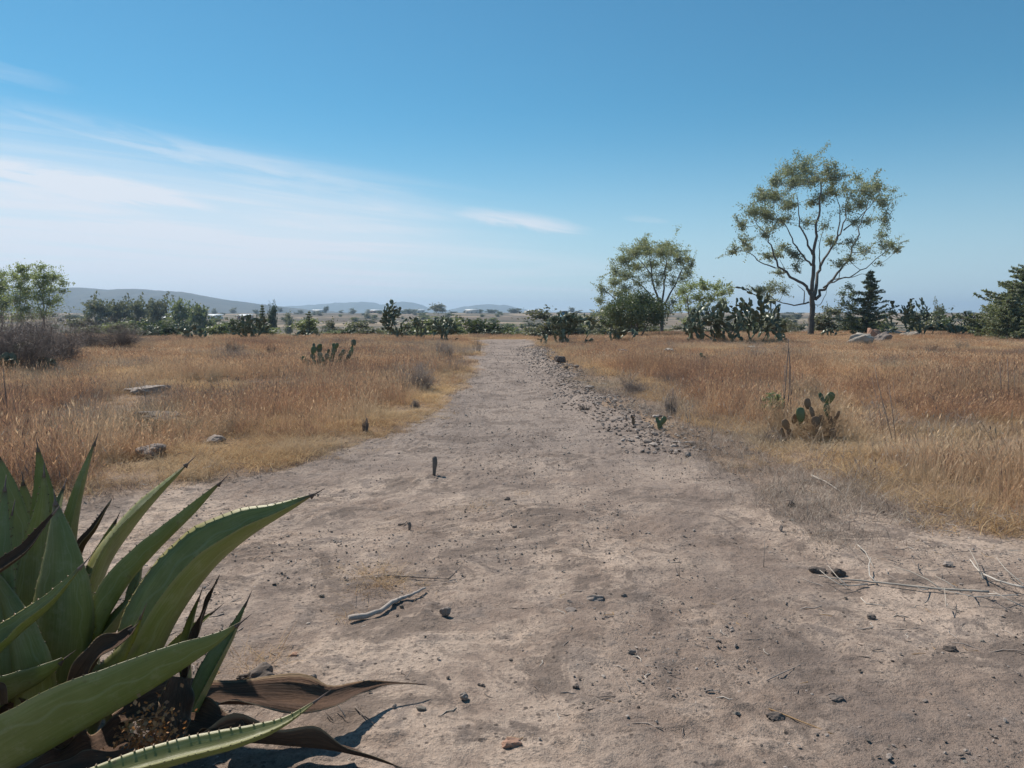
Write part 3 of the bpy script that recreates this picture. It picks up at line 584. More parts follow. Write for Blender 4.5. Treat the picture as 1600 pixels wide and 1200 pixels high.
PADME = {k: pad_mesh('pad', None).mesh('pad', M[k], True) for k in ('nopal', 'nopal_near', 'nopal_dry')}
def nopal(name, label, base, w, h, npads, pad, matk='nopal', group=None, parts=True, nbase=6, seed=1, depth=None, dry=0.0):
    rng = random.Random(seed); root = empty(name, base); tag(root, label, 'cactus', group)
    pad *= 1.22; depth = depth or w*0.8; out = []; front = []; cen = []
    for k in range(nbase):
        x = rng.uniform(-.38, .38)*w; y = rng.uniform(-.36, .36)*depth
        front.append((Vector((x, y, -0.03)), Vector((x/w*1.4+rng.uniform(-.3, .3), y/depth*1.4+rng.uniform(-.3, .3), 1)).normalized(), pad*rng.uniform(0.9, 1.15), 0))
    tries = 0
    while front and len(out) < npads and tries < npads*30:
        tries += 1
        i = rng.randrange(len(front)); p, u, s, g = front.pop(i)
        q = p+u*s; ex = (q.x/(w/2))**2+(q.y/(depth/2))**2+((q.z-0.30*h)/(0.78*h))**2
        mid = p+u*s*0.5; near = any((mid-c_).length < s*0.34 for c_ in cen)
        if (ex > 1.0 or near) and g > 0:
            if not front: m0 = out[rng.randrange(len(out))]; front.append((m0 @ Vector((0, 0, .9)), (m0.to_3x3() @ Vector((rng.uniform(-.5, .5), rng.uniform(-2, 2), 1))).normalized(), pad*0.9, 3))
            continue
        ax = Vector((rng.uniform(-1, 1), rng.uniform(-1, 1), rng.uniform(-.2, .2))); ax = (ax-u*ax.dot(u)).normalized()
        mtx = Matrix((ax, u.cross(ax)*-1, u)).transposed().to_4x4()
        if mtx.determinant() < 0: mtx = Matrix((ax, u.cross(ax), u)).transposed().to_4x4()
        mtx = Matrix.Translation(p) @ mtx @ Matrix.Diagonal((s*rng.uniform(.85, 1.15), s, s, 1)); out.append(mtx); cen.append(mid)
        for c in range(rng.choice([1, 2, 2, 3])):
            side = rng.uniform(-0.9, 0.9); st = p+u*s*(0.94-abs(side)*0.28)+ax*side*s*0.30
            nu = (u+ax*side*1.1+Vector((rng.uniform(-.35, .35), rng.uniform(-.35, .35), rng.uniform(-.1, .35)))).normalized()
            if nu.z < -0.1: nu.z = 0.1; nu.normalize()
            front.append((st, nu, s*rng.uniform(0.84, 1.02) if g < 6 else pad*rng.uniform(.7, 1.05), g+1))
        if not front and len(out) < npads*0.9:
            m0 = out[rng.randrange(len(out))]; front.append((m0 @ Vector((0, 0, .9)), (m0.to_3x3() @ Vector((rng.uniform(-.5, .5), rng.uniform(-2, 2), 1))).normalized(), pad*0.9, 3))
    if parts:
        for m_ in sorted(out, key=lambda q_: -q_.to_translation().z)[:300]:
            o = bpy.data.objects.new('pad', PADME['nopal_dry' if rng.random() < dry else matk]); COL.objects.link(o); o.parent = root; o.matrix_local = m_
    else:
        b = MB()
        for m_ in out:
            V = np.hstack([PADV, np.ones((len(PADV), 1))]) @ np.array(m_).T[:, :3]
            b.V.append(V)
            for f in PADF: b.F.append(np.where(f < -10**8, f, f+b.k))
            b.k += len(V)
        o = b.build('pads', M[matk], root, True); o['kind'] = 'stuff'
    return root
def nop(px, top, y, wpx, label, npads, pad, seed, **kw):
    b, h, s = put(px, top, y); return nopal('nopal_cactus', label, b, wpx*s, h, npads, pad, seed=seed, **kw)
nop(1115, 472, 45, 100, 'large many-padded nopal clump, its spreading left half in front of the small eucalyptus', 290, 0.32, 21, nbase=9)
nop(1168, 448, 46, 118, 'tallest nopal clump, broad and dark, left of the tall eucalyptus', 300, 0.35, 22, nbase=10)
nop(892, 487, 46, 96, 'dense dark nopal clump standing right of the far end of the path', 290, 0.30, 23, nbase=10)
nop(848, 520, 44, 22, 'small nopal at the path edge left of the dense dark clump', 22, 0.22, 24, nbase=3)
nop(975, 512, 47, 56, 'low nopal clump in front of the dark round bush', 60, 0.26, 25, nbase=6)
nop(612, 472, 52, 44, 'tall narrow nopal standing highest on the left of the path', 150, 0.30, 26, nbase=6)
nop(645, 496, 53, 52, 'nopal clump with sunlit pads, right behind the tall narrow nopal', 100, 0.28, 27, nbase=6)
nop(693, 492, 50, 46, 'nopal clump nearest the left edge of the path\'s far end', 120, 0.27, 28, nbase=6)
nop(397, 490, 56, 82, 'wide dark nopal clump on the left horizon line below the conifers', 200, 0.28, 29, nbase=9)
nop(300, 506, 52, 50, 'low round nopal clump with bright glinting pads on the left', 110, 0.25, 30, nbase=7)
nop(222, 506, 70, 60, 'far low nopal thicket right of the grey brush', 110, 0.28, 31, nbase=8, parts=False)
nop(1418, 462, 60, 80, 'dark nopal clump behind the pale boulders', 230, 0.32, 32, nbase=9)
nop(1500, 488, 60, 80, 'low dark nopal thicket left of the right-hand conifers', 150, 0.30, 33, nbase=9)
nop(1218, 502, 50, 34, 'low nopal at the right foot of the tallest nopal clump', 40, 0.26, 34, nbase=5)
nop(1305, 512, 58, 46, 'low spreading nopal at the foot of the pointed conifer', 40, 0.25, 35, nbase=6, parts=False)
nop(478, 516, 54, 46, 'nopal pads at the foot of the olive green shrub', 50, 0.25, 36, nbase=5)
nop(770, 516, 62, 40, 'low nopal just left of where the path ends', 36, 0.25, 37, nbase=5, parts=False)

# hand placed pads for the nearer nopals
def pads_px(name, label, d, specs, matk='nopal_near', group=None, base=None):
    """specs: (px, py of pad base, px, py of tip, turn, material)"""
    bx = sum(s[0] for s in specs)/len(specs); bp = G(bx, 0) if False else None
    root_loc = np.array(base); root = empty(name, root_loc); tag(root, label, 'cactus', group)
    for sp_ in specs:
        x0, y0_, x1_, y1_, tw = sp_[:5]; mk = sp_[5] if len(sp_) > 5 else matk; dd = d+(sp_[6] if len(sp_) > 6 else 0)
        a = Vector(P(x0, y0_, dd)); e = Vector(P(x1_, y1_, dd+random.uniform(-.02, .02))); u = (e-a); L = u.length; u.normalize()
        ax = Vector((math.cos(tw), math.sin(tw), 0)); ax = (ax-u*ax.dot(u)).normalized(); c = u.cross(ax)
        m_ = Matrix.Translation(a-Vector(root_loc)) @ Matrix((ax, c, u)).transposed().to_4x4() @ Matrix.Diagonal((L, L, L, 1))
        o = bpy.data.objects.new('pad', PADME[mk]); COL.objects.link(o); o.parent = root; o.matrix_local = m_
    return root
g = GH(1031, 671); d = depth_of(g[1]); pads_px('small_nopal', 'young V-shaped nopal with two green pads at right path edge', d, [(1031, 672, 1031, 657, 0.3), (1030, 661, 1025, 652, 0.6), (1033, 663, 1040, 651, 0.2), (1029, 662, 1024, 655, 1.2)], base=g)
g = GH(990, 664); d = depth_of(g[1]); pads_px('small_nopal', 'tiny withered brown nopal left of the V-shaped one', d, [(990, 665, 989, 652, 0.8), (989, 655, 986, 648, 0.5), (990, 655, 993, 649, 1.2)], 'nopal_dry', base=g)
g = GH(1098, 567); d = depth_of(g[1]); pads_px('small_nopal', 'small two-pad nopal alone in the grass below the tallest clump', d, [(1097, 568, 1096, 558, 0.3), (1097, 562, 1095, 551, 0.5), (1099, 563, 1106, 559, 0.9), (1099, 566, 1101, 556, 0.1)], base=g)
g = GH(945, 555); d = depth_of(g[1]); pads_px('small_nopal', 'little nopal in the grass right of the dark boulder', d, [(944, 556, 942, 548, 0.4), (945, 555, 947, 549, 1.0)], 'nopal_dry', base=g)
g = GH(520, 577); d = depth_of(g[1])
sp = []
for (x, ya, xb, yb, tw) in [(492, 573, 490, 562, .2), (490, 564, 488, 552, .4), (489, 554, 491, 541, .3), (491, 545, 490, 536, 1.), (498, 572, 499, 560, .8), (500, 562, 500, 550, .1), (499, 552, 499, 538, .5), (497, 545, 502, 537, .2), (475, 568, 474, 556, .6), (506, 573, 508, 562, .3), (509, 563, 512, 552, .2), (512, 553, 514, 545, .9),
    (516, 573, 518, 561, .3), (519, 562, 521, 550, .8), (521, 553, 523, 541, .2), (524, 545, 528, 536, .5), (523, 545, 521, 536, .3), (528, 573, 529, 562, .1), (530, 563, 533, 552, .7), (534, 555, 538, 546, .3), (538, 572, 541, 561, .5), (542, 562, 547, 553, .2), (546, 556, 550, 546, .4), (549, 549, 552, 540, .1), (552, 542, 553, 530, .3), (546, 568, 553, 560, .3), (552, 564, 560, 558, .6), (484, 572, 481, 562, .5), (505, 568, 503, 557, .9), (533, 570, 531, 559, 1.1), (522, 566, 514, 558, .2)]:
    sp.append((x, ya, xb, yb, tw, 'nopal' if random.random() < .55 else 'nopal_near', random.uniform(-.5, .5)))
pads_px('nopal_cactus', 'isolated nopal row with one raised arm, standing in the left field', d, sp, base=g)
g = GH(1272, 690); d = depth_of(g[1]); sp = []
for (x, ya, xb, yb, tw, mk) in [(1300, 690, 1301, 668, .3, 'nopal_dry'), (1301, 668, 1296, 650, .5, 'nopal_dry'), (1296, 655, 1288, 640, .9, 'nopal_near'), (1294, 648, 1290, 630, .2, 'nopal_near'), (1290, 632, 1302, 613, .1, 'nopal_near'), (1288, 630, 1280, 613, .6, 'nopal_near'), (1302, 668, 1306, 650, .7, 'nopal_dry'),
    (1258, 692, 1256, 674, .2, 'nopal_near'), (1256, 676, 1250, 655, .5, 'nopal_near'), (1252, 660, 1250, 636, .2, 'nopal_near'), (1256, 678, 1262, 660, .1, 'nopal_dry'), (1262, 662, 1258, 648, .4, 'nopal_dry'), (1250, 670, 1243, 654, .6, 'nopal_dry'), (1256, 690, 1258, 668, 1.2, 'nopal_near'),
    (1238, 688, 1232, 670, .4, 'nopal_dry'), (1232, 672, 1224, 655, .1, 'nopal_dry'), (1226, 686, 1220, 668, .8, 'nopal_dry'), (1240, 664, 1243, 646, .5, 'nopal_dry'), (1276, 690, 1278, 670, .5, 'nopal_dry'), (1278, 672, 1272, 650, .2, 'nopal_dry'), (1272, 655, 1266, 635, .7, 'nopal_dry'), (1280, 668, 1284, 648, .4, 'nopal_dry'), (1264, 640, 1260, 622, .3, 'nopal_dry'), (1306, 655, 1312, 642, .6, 'nopal_dry')]:
    sp.append((x, ya, xb, yb, tw, mk, random.uniform(-.25, .25)))
pads_px('nopal_cactus', 'half withered nopal with brown and green pads sunk in the right-hand grass', d, sp, base=g)

# ------------------------------------------------------------------ bare brush and small plants
def brush(name, label, base, w, h, nstem, cat='shrub', group=None, mk='brush', tw=0.006, sub=5, seedd=0):
    root = empty(name, base); tag(root, label, cat, group); b = MB()
    subs = [(RNG.uniform(-.36, .36)*w, RNG.uniform(-.3, .3)*w, RNG.uniform(.45, 1.15), RNG.uniform(.4, 1.1), RNG.normal()*.12*w) for _ in range(7)]; w0, h0 = w, h
    for k in range(nstem):
        sx_, sy_, hf, wf, ln_ = subs[k % 7]; h = h0*hf; w = w0*(0.62 if nstem < 200 else 0.85)*wf; tw0 = tw if k > 14 else tw*1.8
        a0 = np.array([sx_+RNG.uniform(-.08, .08)*w, sy_+RNG.uniform(-.08, .08)*w, -0.03]); an = RNG.uniform(0, 2*math.pi); rr = RNG.uniform(0.05, 0.5)*w
        e = np.array([a0[0]+ln_+math.cos(an)*rr, a0[1]+math.sin(an)*rr, h*RNG.uniform(.35, 1.0)*(1-0.5*(rr/w)**2*2)])
        cv = curve(a0, e, -0.12, 6, 0.1); b.tube(cv, [tw0, tw*0.4], 3)
        for j in range(sub):
            s = cv[RNG.integers(2, 6)]; e2 = s+np.array([RNG.normal()*.16*w, RNG.normal()*.16*w, abs(RNG.normal())*.16*h+0.02]); c2 = curve(s, e2, -0.1, 4, 0.12); b.tube(c2, [tw*0.5, tw*0.22], 3)
            e3 = c2[2]+RNG.normal(size=3)*0.08*w; b.tube(curve(c2[2], e3, 0, 3), [tw*0.35, tw*0.2], 3)
    b.build('branches', M[mk], root); return root
for (px, py, y, wpx, top, lab) in [(20, 585, 22, 120, 508, 'grey leafless brush thicket at the left edge of the field'), (92, 575, 25, 110, 498, 'wide haze-grey leafless brush right of the dark shrub at left'), (60, 560, 30, 120, 491, 'grey leafless brush behind the others at far left'), (150, 545, 36, 80, 503, 'thin outermost leafless brush on the right end of the left thicket')]:
    b_, h_, s_ = put(px, top, y); brush('bare_shrub', lab, b_, wpx*s_*1.15, h_*1.1, 240, tw=0.0075, sub=8)
b_, h_, s_ = put(37, 534, 24); round_bush('dark_shrub', 'dark round shrub inside the grey brush at left', b_, 34*s_, h_, 'darkgreen', 0.07, 2600, lobes=24)
b_, h_, s_ = put(60, 523, 27); round_bush('dark_shrub', 'taller dark shrub just right of the round one in the left brush', b_, 40*s_, h_, 'darkgreen', 0.08, 2000, lobes=24)
nop(12, 552, 21, 36, 'nopal pads glinting under the brush at the left edge', 34, 0.22, 41, nbase=4)
nop(76, 556, 22, 40, 'low nopal in front of the grey brush at left', 26, 0.22, 42, nbase=4, matk='nopal')
# low shrubs by the path
for (px, py, wpx, hpx, lab, mk, ns) in [(985, 615, 50, 20, 'low grey tangled shrub right of the rubble strip', 'brush', 120), (910, 642, 14, 10, 'tiny dark green weed tuft in the path stones', 'brush', 40), (1047, 648, 20, 34, 'upright dark brown dried weed behind the V-shaped nopal', 'brush', 70),
      (646, 612, 60, 44, 'dark reddish dry bush beside the left grass edge', 'brush', 200), (700, 560, 40, 26, 'rusty dry bush near the far left path edge', 'brush', 120), (648, 640, 16, 16, 'small olive weed at the left path edge', 'brush', 50), (570, 678, 12, 22, 'small dark dried tuft at the left grass border', 'brush', 50), (745, 550, 18, 26, 'thin leafless sapling at the far left path edge', 'brush', 30)]:
    g = GH(px, py); s = depth_of(g[1])/FPX; brush('dry_shrub', lab, g, wpx*s, hpx*s*1.1, ns, tw=0.0045, sub=5)
g = GH(1207, 655); s = depth_of(g[1])/FPX
round_bush('green_shrub', 'fresh light green leafy plant beside the withered nopal', g, 40*s, 44*s, 'green', 0.035, 900, lobes=26, gap=0.13, cat='plant')
# dry stalks
def stalks(name, label, pts, cat='stalk', mk='stick', heads=True):
    g = GH(*pts[0][0]); root = empty(name, g); tag(root, label, cat); b = MB(); d = depth_of(g[1]); s = d/FPX
    for pl, r in [(p[:-1], p[-1]) if not isinstance(p[-1], tuple) else (p, 0.6) for p in pts]:
        q = [P(x, y, d)-g for x, y in pl]; b.tube(q, [r*s, r*s*0.45], 5)
    b.build('stem', M[mk], root)
    return root
stalks('dry_stalk', 'tall bundle of dead flower stalks standing above the right-hand grass', [[(1224, 655), (1226, 620), (1229, 580), (1232, 540), (1232, 529), 1.1], [(1230, 655), (1233, 610), (1234, 570), (1232, 545), 1.0], [(1236, 652), (1236, 615), (1235, 575), (1233, 550), .8], [(1226, 650), (1224, 610), (1227, 570), .7], [(1233, 640), (1239, 600), (1240, 580), .5], [(1225, 640), (1220, 610), .5]])
stalks('dry_stalk', 'brown leaning dead stalks in the right grass near the frame edge', [[(1395, 690), (1385, 650), (1372, 600), (1366, 570), .8], [(1400, 690), (1394, 640), (1388, 600), .7], [(1380, 680), (1374, 640), (1362, 590), .5], [(1410, 690), (1400, 640), (1395, 590), .4]])
stalks('dry_stalk', 'pair of upright dead stalks farther right in the golden grass', [[(1565, 640), (1564, 600), (1562, 565), .8], [(1577, 640), (1576, 600), (1574, 560), .7], [(1584, 640), (1586, 605), (1584, 580), .6]])
stalks('dead_weed', 'thorny dark dead weed with bare side branches at the left edge', [[(12, 662), (10, 630), (7, 600), (5, 575), 1.1], [(10, 640), (2, 618), (-6, 605), .7], [(11, 650), (20, 630), (33, 612), .5], [(9, 625), (15, 610), (16, 598), .5], [(27, 660), (24, 640), (20, 622), .7], [(24, 640), (32, 625), (34, 605), .5], [(34, 605), (36, 598), .8]])
stalks('dead_weed', 'slim dead weed with round seed heads in the left field', [[(228, 640), (227, 615), (226, 592), .6], [(227, 620), (220, 604), (212, 595), .45], [(227, 612), (219, 598), .45], [(250, 640), (252, 620), (251, 600), .4]])
stalks('dead_weed', 'thin twiggy weed standing alone on the bare soil right of the path', [[(1112, 692), (1113, 675), (1118, 655), .5], [(1113, 680), (1122, 664), .35], [(1113, 684), (1107, 668), .3], [(1185, 672+10), (1184, 655), .3]])
stalks('dead_weed', 'single dark twig stuck upright in the path at right', [[(1193, 888), (1194, 868), (1195, 842), .7]])
stalks('dead_weed', 'small forked dry twig upright in the middle of the path', [[(1062, 903), (1061, 890), (1062, 868), .55], [(1061, 900), (1056, 888), (1055, 880), .5]])
g = GH(1268, 692); s = depth_of(g[1])/FPX
brush('dry_shrub', 'tangled rusty dry shrub growing through the withered nopal', g+np.array([0, .12, 0]), 110*s, 66*s, 170, mk='g_tall', tw=0.004, sub=6)
g = GH(1215, 692); brush('dry_shrub', 'low grey-brown dry twigs in front left of the withered nopal', g, 60*s, 22*s, 90, tw=0.0035, sub=5)
# ------------------------------------------------------------------ rocks
def rock_bm(seed, sub=2, sx=1, sy=1, sz=0.7, rough_=0.42, flat=0.0):
    import bmesh
    bm = bmesh.new(); bmesh.ops.create_icosphere(bm, subdivisions=sub, radius=0.5); rr = np.random.default_rng(seed)
    pl = [(rr.normal(size=3), rr.uniform(0.22, 0.42)) for _ in range(9)]
    for v in bm.verts:
        p = np.array(v.co)
        for nn, dd in pl:
            nn = nn/np.linalg.norm(nn); e = p @ nn-dd
            if e > 0: p = p-nn*e*0.85
        p = p*(1+rough_*(vnoise(p[0]*5+seed, p[1]*5+p[2]*3.1, seed)-0.5)+(0.12*(vnoise(p[0]*13+seed, p[1]*13+p[2]*9.1, seed+3)-0.5) if sub > 2 else 0))
        v.co = (p[0]*sx, p[1]*sy, p[2]*sz)
    me = bpy.data.meshes.new('stone'); bm.to_mesh(me); bm.free(); return me
def rock(name, label, px, py, wpx, hpx, mk, seed, cat='stone', group=None, sub=4, rz=0.0, sink=0.2, dpt=1.0):
    g = GH(px, py); s = depth_of(g[1])/FPX; me = rock_bm(seed, sub); me.materials.append(M[mk]); o = link(name, me)
    w_, h__ = wpx*s*1.1, hpx*s*1.35
    o.scale = (w_, w_*dpt, h__/0.7*0.8); o.rotation_euler = (0, 0, rz); o.location = (g[0], g[1]+w_*dpt*0.3, g[2]+h__*(0.5-sink)); return tag(o, label, cat, group)
rocks = [('boulder', 'dark rounded boulder at the right side of the path\'s far end', 877, 568, 18, 15, 'lava', 3), 
 ('stone', 'dark stone in the rubble just below the dark boulder', 884, 576, 8, 5, 'lava', 4), ('stone', 'brown stone right of the boulder\'s foot', 901, 576, 9, 6, 'stone', 5),
 ('stone', 'dark pitted stone low in the rubble strip', 921, 608, 14, 8, 'stone', 6), ('boulder', 'pale low boulder in the grass right of the nopal thicket', 973, 554, 20, 9, 'stone', 7), ('boulder', 'pale stone peeking from grass below the big nopal', 1045, 551, 16, 7, 'palestone', 8), ('boulder', 'pale flat stone at right foot of the tallest nopal', 1180, 546, 22, 6, 'palestone', 9),
 ('stone', 'angular pale-sided stone right of the end of the stick', 696, 966, 17, 17, 'stone', 10), ('stone', 'small black stone in the middle of the path', 792, 783, 10, 7, 'lava', 11), ('stone', 'black pebble below the middle of the path', 804, 826, 9, 5, 'lava', 12),
 ('stone', 'round grey stone propped on a curved chip in the path centre', 891, 948, 17, 11, 'stone', 13), ('stone', 'curved pale chip under the round grey stone', 893, 957, 18, 6, 'stone', 14), ('stone', 'flat bluish stone slab in the path centre', 932, 941, 32, 10, 'stone', 15), ('stone', 'small dark cubic stone right of the flat slab', 975, 937, 11, 10, 'lava', 16),
 ('stone', 'round-topped stone with a dark shadow at the bottom of the path', 726, 1096, 15, 13, 'stone', 17), ('stone', 'tiny dark stone above the round-topped one', 755, 1075, 7, 7, 'lava', 18), ('brick_fragment', 'reddish broken brick piece near the bottom edge', 797, 1170, 32, 14, 'redstone', 19), ('stone', 'half-buried rounded stone in the lower path', 988, 1025, 12, 10, 'stone', 20),
 ('stone', 'pair of dark clods at the lower centre, left one', 900, 1077, 10, 8, 'lava', 21), ('stone', 'flat black stone lying by the yellow straw', 1214, 1127, 26, 11, 'lava', 22), ('stone', 'small white stone left of the yellow straw', 1152, 1119, 14, 6, 'palestone', 23), ('stone', 'dark green-black stone at lower right', 1309, 1097, 20, 11, 'lava', 24),
 ('stone', 'black oval stone near the right edge', 1490, 1021, 22, 10, 'lava', 25), ('stone', 'round white pebble near the right edge', 1538, 1009, 9, 9, 'palestone', 26), ('stone', 'beige pebble below the black oval stone', 1509, 1032, 10, 6, 'palestone', 27), ('stone', 'small dark pyramid stone below the bleached branch', 1361, 970, 15, 12, 'lava', 28),
 ('stone', 'long dark stone at the left tip of the bleached branch', 1280, 900, 30, 14, 'lava', 29), ('stone', 'triangular dark stone beside the long one at branch tip', 1312, 904, 19, 15, 'lava', 30), ('stone', 'dark stone high up at the right path border', 1237, 792, 12, 9, 'lava', 31), ('stone', 'small standing stone below the right border stones', 1221, 832, 6, 13, 'stone', 32), ('stone', 'brown stone among twigs at right', 1483, 886, 18, 8, 'stone', 33),
 ('stone', 'squat brown stone on the soil below the V-shaped nopal', 1076, 715, 11, 10, 'stone', 34), ('stone', 'small white stone under the right border stones', 1238, 815, 9, 5, 'palestone', 35), ('boulder', 'rough black lava clod behind the agave\'s dead leaves', 402, 1072, 46, 30, 'lava', 36), ('stone', 'dark crumbly stone left of the lava clod', 380, 1064, 22, 10, 'lava', 37), ('stone', 'round beige pebble right of the lava clod', 489, 1062, 14, 8, 'stone', 38),
 ('boulder', 'pale grey rock half sunk in grass at left', 228, 718, 64, 26, 'stone', 39), ('boulder', 'flat grey rock among left grass', 240, 662, 90, 18, 'stone', 40), ('boulder', 'brown flat rock farther back in left grass', 225, 617, 70, 15, 'stone', 41), ('boulder', 'grey rock edge by the left grass border', 332, 693, 30, 14, 'stone', 42),
 ('stone', 'white slim stone slab lying behind the agave tip', 427, 793, 34, 4, 'palestone', 43), ('stone', 'pale red stone shard beside the agave', 458, 1027, 16, 7, 'redstone', 44), ('stone', 'white pebble on the soil left of the stick', 502, 934, 9, 5, 'palestone', 45), ('stone', 'pale flat chip at lower centre left', 657, 1112, 16, 7, 'palestone', 46), ('stone', 'white pebble against the middle of the stick', 628, 951, 8, 6, 'palestone', 47)]
for i, (nm, lab, px, py, wp, hp, mk, sd_) in enumerate(rocks):
    rock(nm, lab, px, py, wp, hp, mk, sd_, rz=(sd_*1.3) % 0.7-0.35, dpt=0.8)
# boulders at right under the conifer
rock('boulder', 'large pale boulder, left of the heap below the pointed conifer', 1350, 543, 42, 20, 'palestone', 51, dpt=0.7, sink=0.1)
rock('boulder', 'orange-stained boulder on top of the heap below the pointed conifer', 1366, 535, 27, 22, 'redstone', 52, dpt=0.8, sink=0.05)
rock('boulder', 'grey boulder at the right end of the heap below the conifer', 1381, 539, 24, 19, 'stone', 53, dpt=0.8, sink=0.1)
rock('boulder', 'low pale boulder line in front of the dark nopal, left piece', 1402, 527, 34, 13, 'palestone', 54)
rock('boulder', 'low pale boulder line in front of the dark nopal, right piece', 1430, 528, 34, 12, 'palestone', 55)
# rubble strip : individual stones sharing meshes
RM = []
for k in range(6):
    me = rock_bm(100+k, 2); me.materials.append(M['stone']); RM.append(me)
for k in range(110):
    t = RNG.random()
    yv = 9.5+(42-9.5)*t**1.4; xv = float(path_r(np.array([yv]))[()])-0.25+RNG.normal()*(0.26+0.006*yv)
    o = link('stone', RM[k % 6]); s = RNG.uniform(0.05, 0.14)*(0.8+yv*0.010); o.scale = (s*RNG.uniform(.9, 1.5), s, s*RNG.uniform(.6, .9)); o.rotation_euler = (0, 0, RNG.uniform(0, 6))
    o.location = (xv, yv, Hs(xv, yv)+s*0.18); tag(o, 'brown-grey stone in the strip of rubble along the right edge of the path', 'stone', 'stones of the rubble strip')

# ------------------------------------------------------------------ sticks and stubs
def stick(name, label, pl, r, mk='stick', cat='stick', lift=0.012, side=[], jit=0.25):
    pts = np.array([GH(x, y) for x, y in pl]); s = depth_of(pts[:, 1].mean())/FPX; pts[:, 2] += r*s*0.8+lift
    root = empty(name, pts[0]); tag(root, label, cat); b = MB()
    tt = np.linspace(0, len(pl)-1, len(pl)*3); ip = np.stack([np.interp(tt, np.arange(len(pl)), pts[:, k]) for k in range(3)], 1); ip[1:-1] += RNG.normal(size=(len(tt)-2, 3))*r*s*0.16
    b.tube(ip-pts[0], [r*s, r*s*0.8, r*s*0.45], 7, jit); b.build('stem', M[mk], root, True)
    for sl, rr in side:
        q = np.array([GH(x, y) for x, y in sl]); q[:, 2] += lift+np.linspace(0, 1, len(q))*0.05; bb = MB(); bb.tube(q-pts[0], [rr*s, rr*s*0.4], 5); bb.build('twig', M[mk], root, True)
    return root
stick('fallen_stick', 'thick crooked grey stick lying on the path left of centre', [(545, 973), (575, 968), (600, 958), (618, 945), (628, 941), (645, 934), (664, 925)], 4.4)
stick('fallen_twig', 'thin forked twig lying behind the thick stick', [(612, 903), (650, 906), (680, 908), (700, 908)], 1.3, side=[([(700, 908), (712, 903), (721, 898)], 1.1)])
stick('fallen_branch', 'long bleached forking branch lying on the right', [(1545, 934), (1500, 932), (1450, 928), (1400, 922), (1370, 919), (1340, 916), (1300, 912), (1279, 909)], 2.0, 'whitestick', 'branch', 0.03,
      [([(1370, 919), (1358, 910), (1357, 897), (1360, 890)], 1.2), ([(1355, 920), (1330, 926), (1310, 927), (1295, 920), (1280, 910)], 1.2), ([(1325, 924), (1308, 915), (1293, 903)], 1.1), ([(1470, 928), (1450, 918), (1420, 908), (1395, 905)], 1.3), ([(1500, 932), (1480, 924), (1460, 920)], 1.0), ([(1450, 928), (1440, 936), (1432, 938)], 1.1), ([(1518, 934), (1513, 945)], 1.2), ([(1545, 936), (1560, 950)], 1.2)])
stick('fallen_branch', 'long thin grey branches crossing at the right frame edge', [(1600, 930), (1560, 920), (1530, 905), (1515, 885)], 1.8, 'whitestick', 'branch', 0.04, [([(1536, 915), (1525, 895), (1513, 878)], 1.3), ([(1600, 925), (1570, 905), (1555, 892)], 1.0), ([(1590, 940), (1520, 950), (1470, 945)], 0.8), ([(1480, 955), (1478, 965), (1474, 942)], .9), ([(1600, 960), (1575, 955), (1550, 948)], 1.0)])
stick('dry_straw', 'straight yellow straw lying at lower right', [(1182, 1104), (1215, 1116), (1260, 1134), (1303, 1151)], 1.5, 'g_gold', 'straw', 0.006, jit=0)
stick('fallen_twig', 'curved pale twig on the soil below the bleached branch', [(1345, 938), (1353, 947), (1385, 950)], 0.9, 'whitestick')
stick('fallen_twig', 'thin dark twig lying at lower right of the path', [(1198, 1068), (1225, 1055), (1257, 1040)], 1.0)
stick('fallen_twig', 'short broken stick near the lava clod and agave', [(555, 1110), (565, 1120), (585, 1137)], 1.4, 'stick', side=[([(540, 1125), (530, 1117), (510, 1113)], 1.), ([(520, 1130), (508, 1122), (512, 1112), (545, 1108)], .9)])
stick('fallen_twig', 'straight twig resting across the soil right of the standing weed', [(1268, 745), (1290, 755), (1312, 770)], 1.0, 'whitestick')
stick('fallen_twig', 'pale broken twig on the right soil near the frame edge', [(1340, 855), (1352, 866), (1365, 890)], 1.1, 'whitestick')
def stub(label, px, py, toppx, toppy, r, seed):
    g = GH(px, py); d = depth_of(g[1]); s = d/FPX; root = empty('dead_stub', g-np.array([0, 0, .01])); tag(root, label, 'stump'); b = MB()
    t = P(toppx, toppy, d)-g; m = t*0.45+np.array([0.004, 0, 0]); b.tube([(0, 0, 0), m*0.5, m, m*1.5, t*0.92, t], np.array([.55, .6, .75, 1.0, .9, .35])*r*s, 8, 0.35); b.build('stem', M['deadstub'], root, True)
    return root
stub('dried upright cactus stub standing on the path, taller of two', 678, 744, 679, 711, 4.4, 1)
stub('short dried wood stub on the path, lower of two', 639, 832, 639, 813, 3.0, 2)
stick('bark_chip', 'curled dark bark sliver leaning beside the short wood stub', [(622, 823), (630, 823), (636, 818)], 1.5, 'deadstub', 'bark')

exec_agave = True
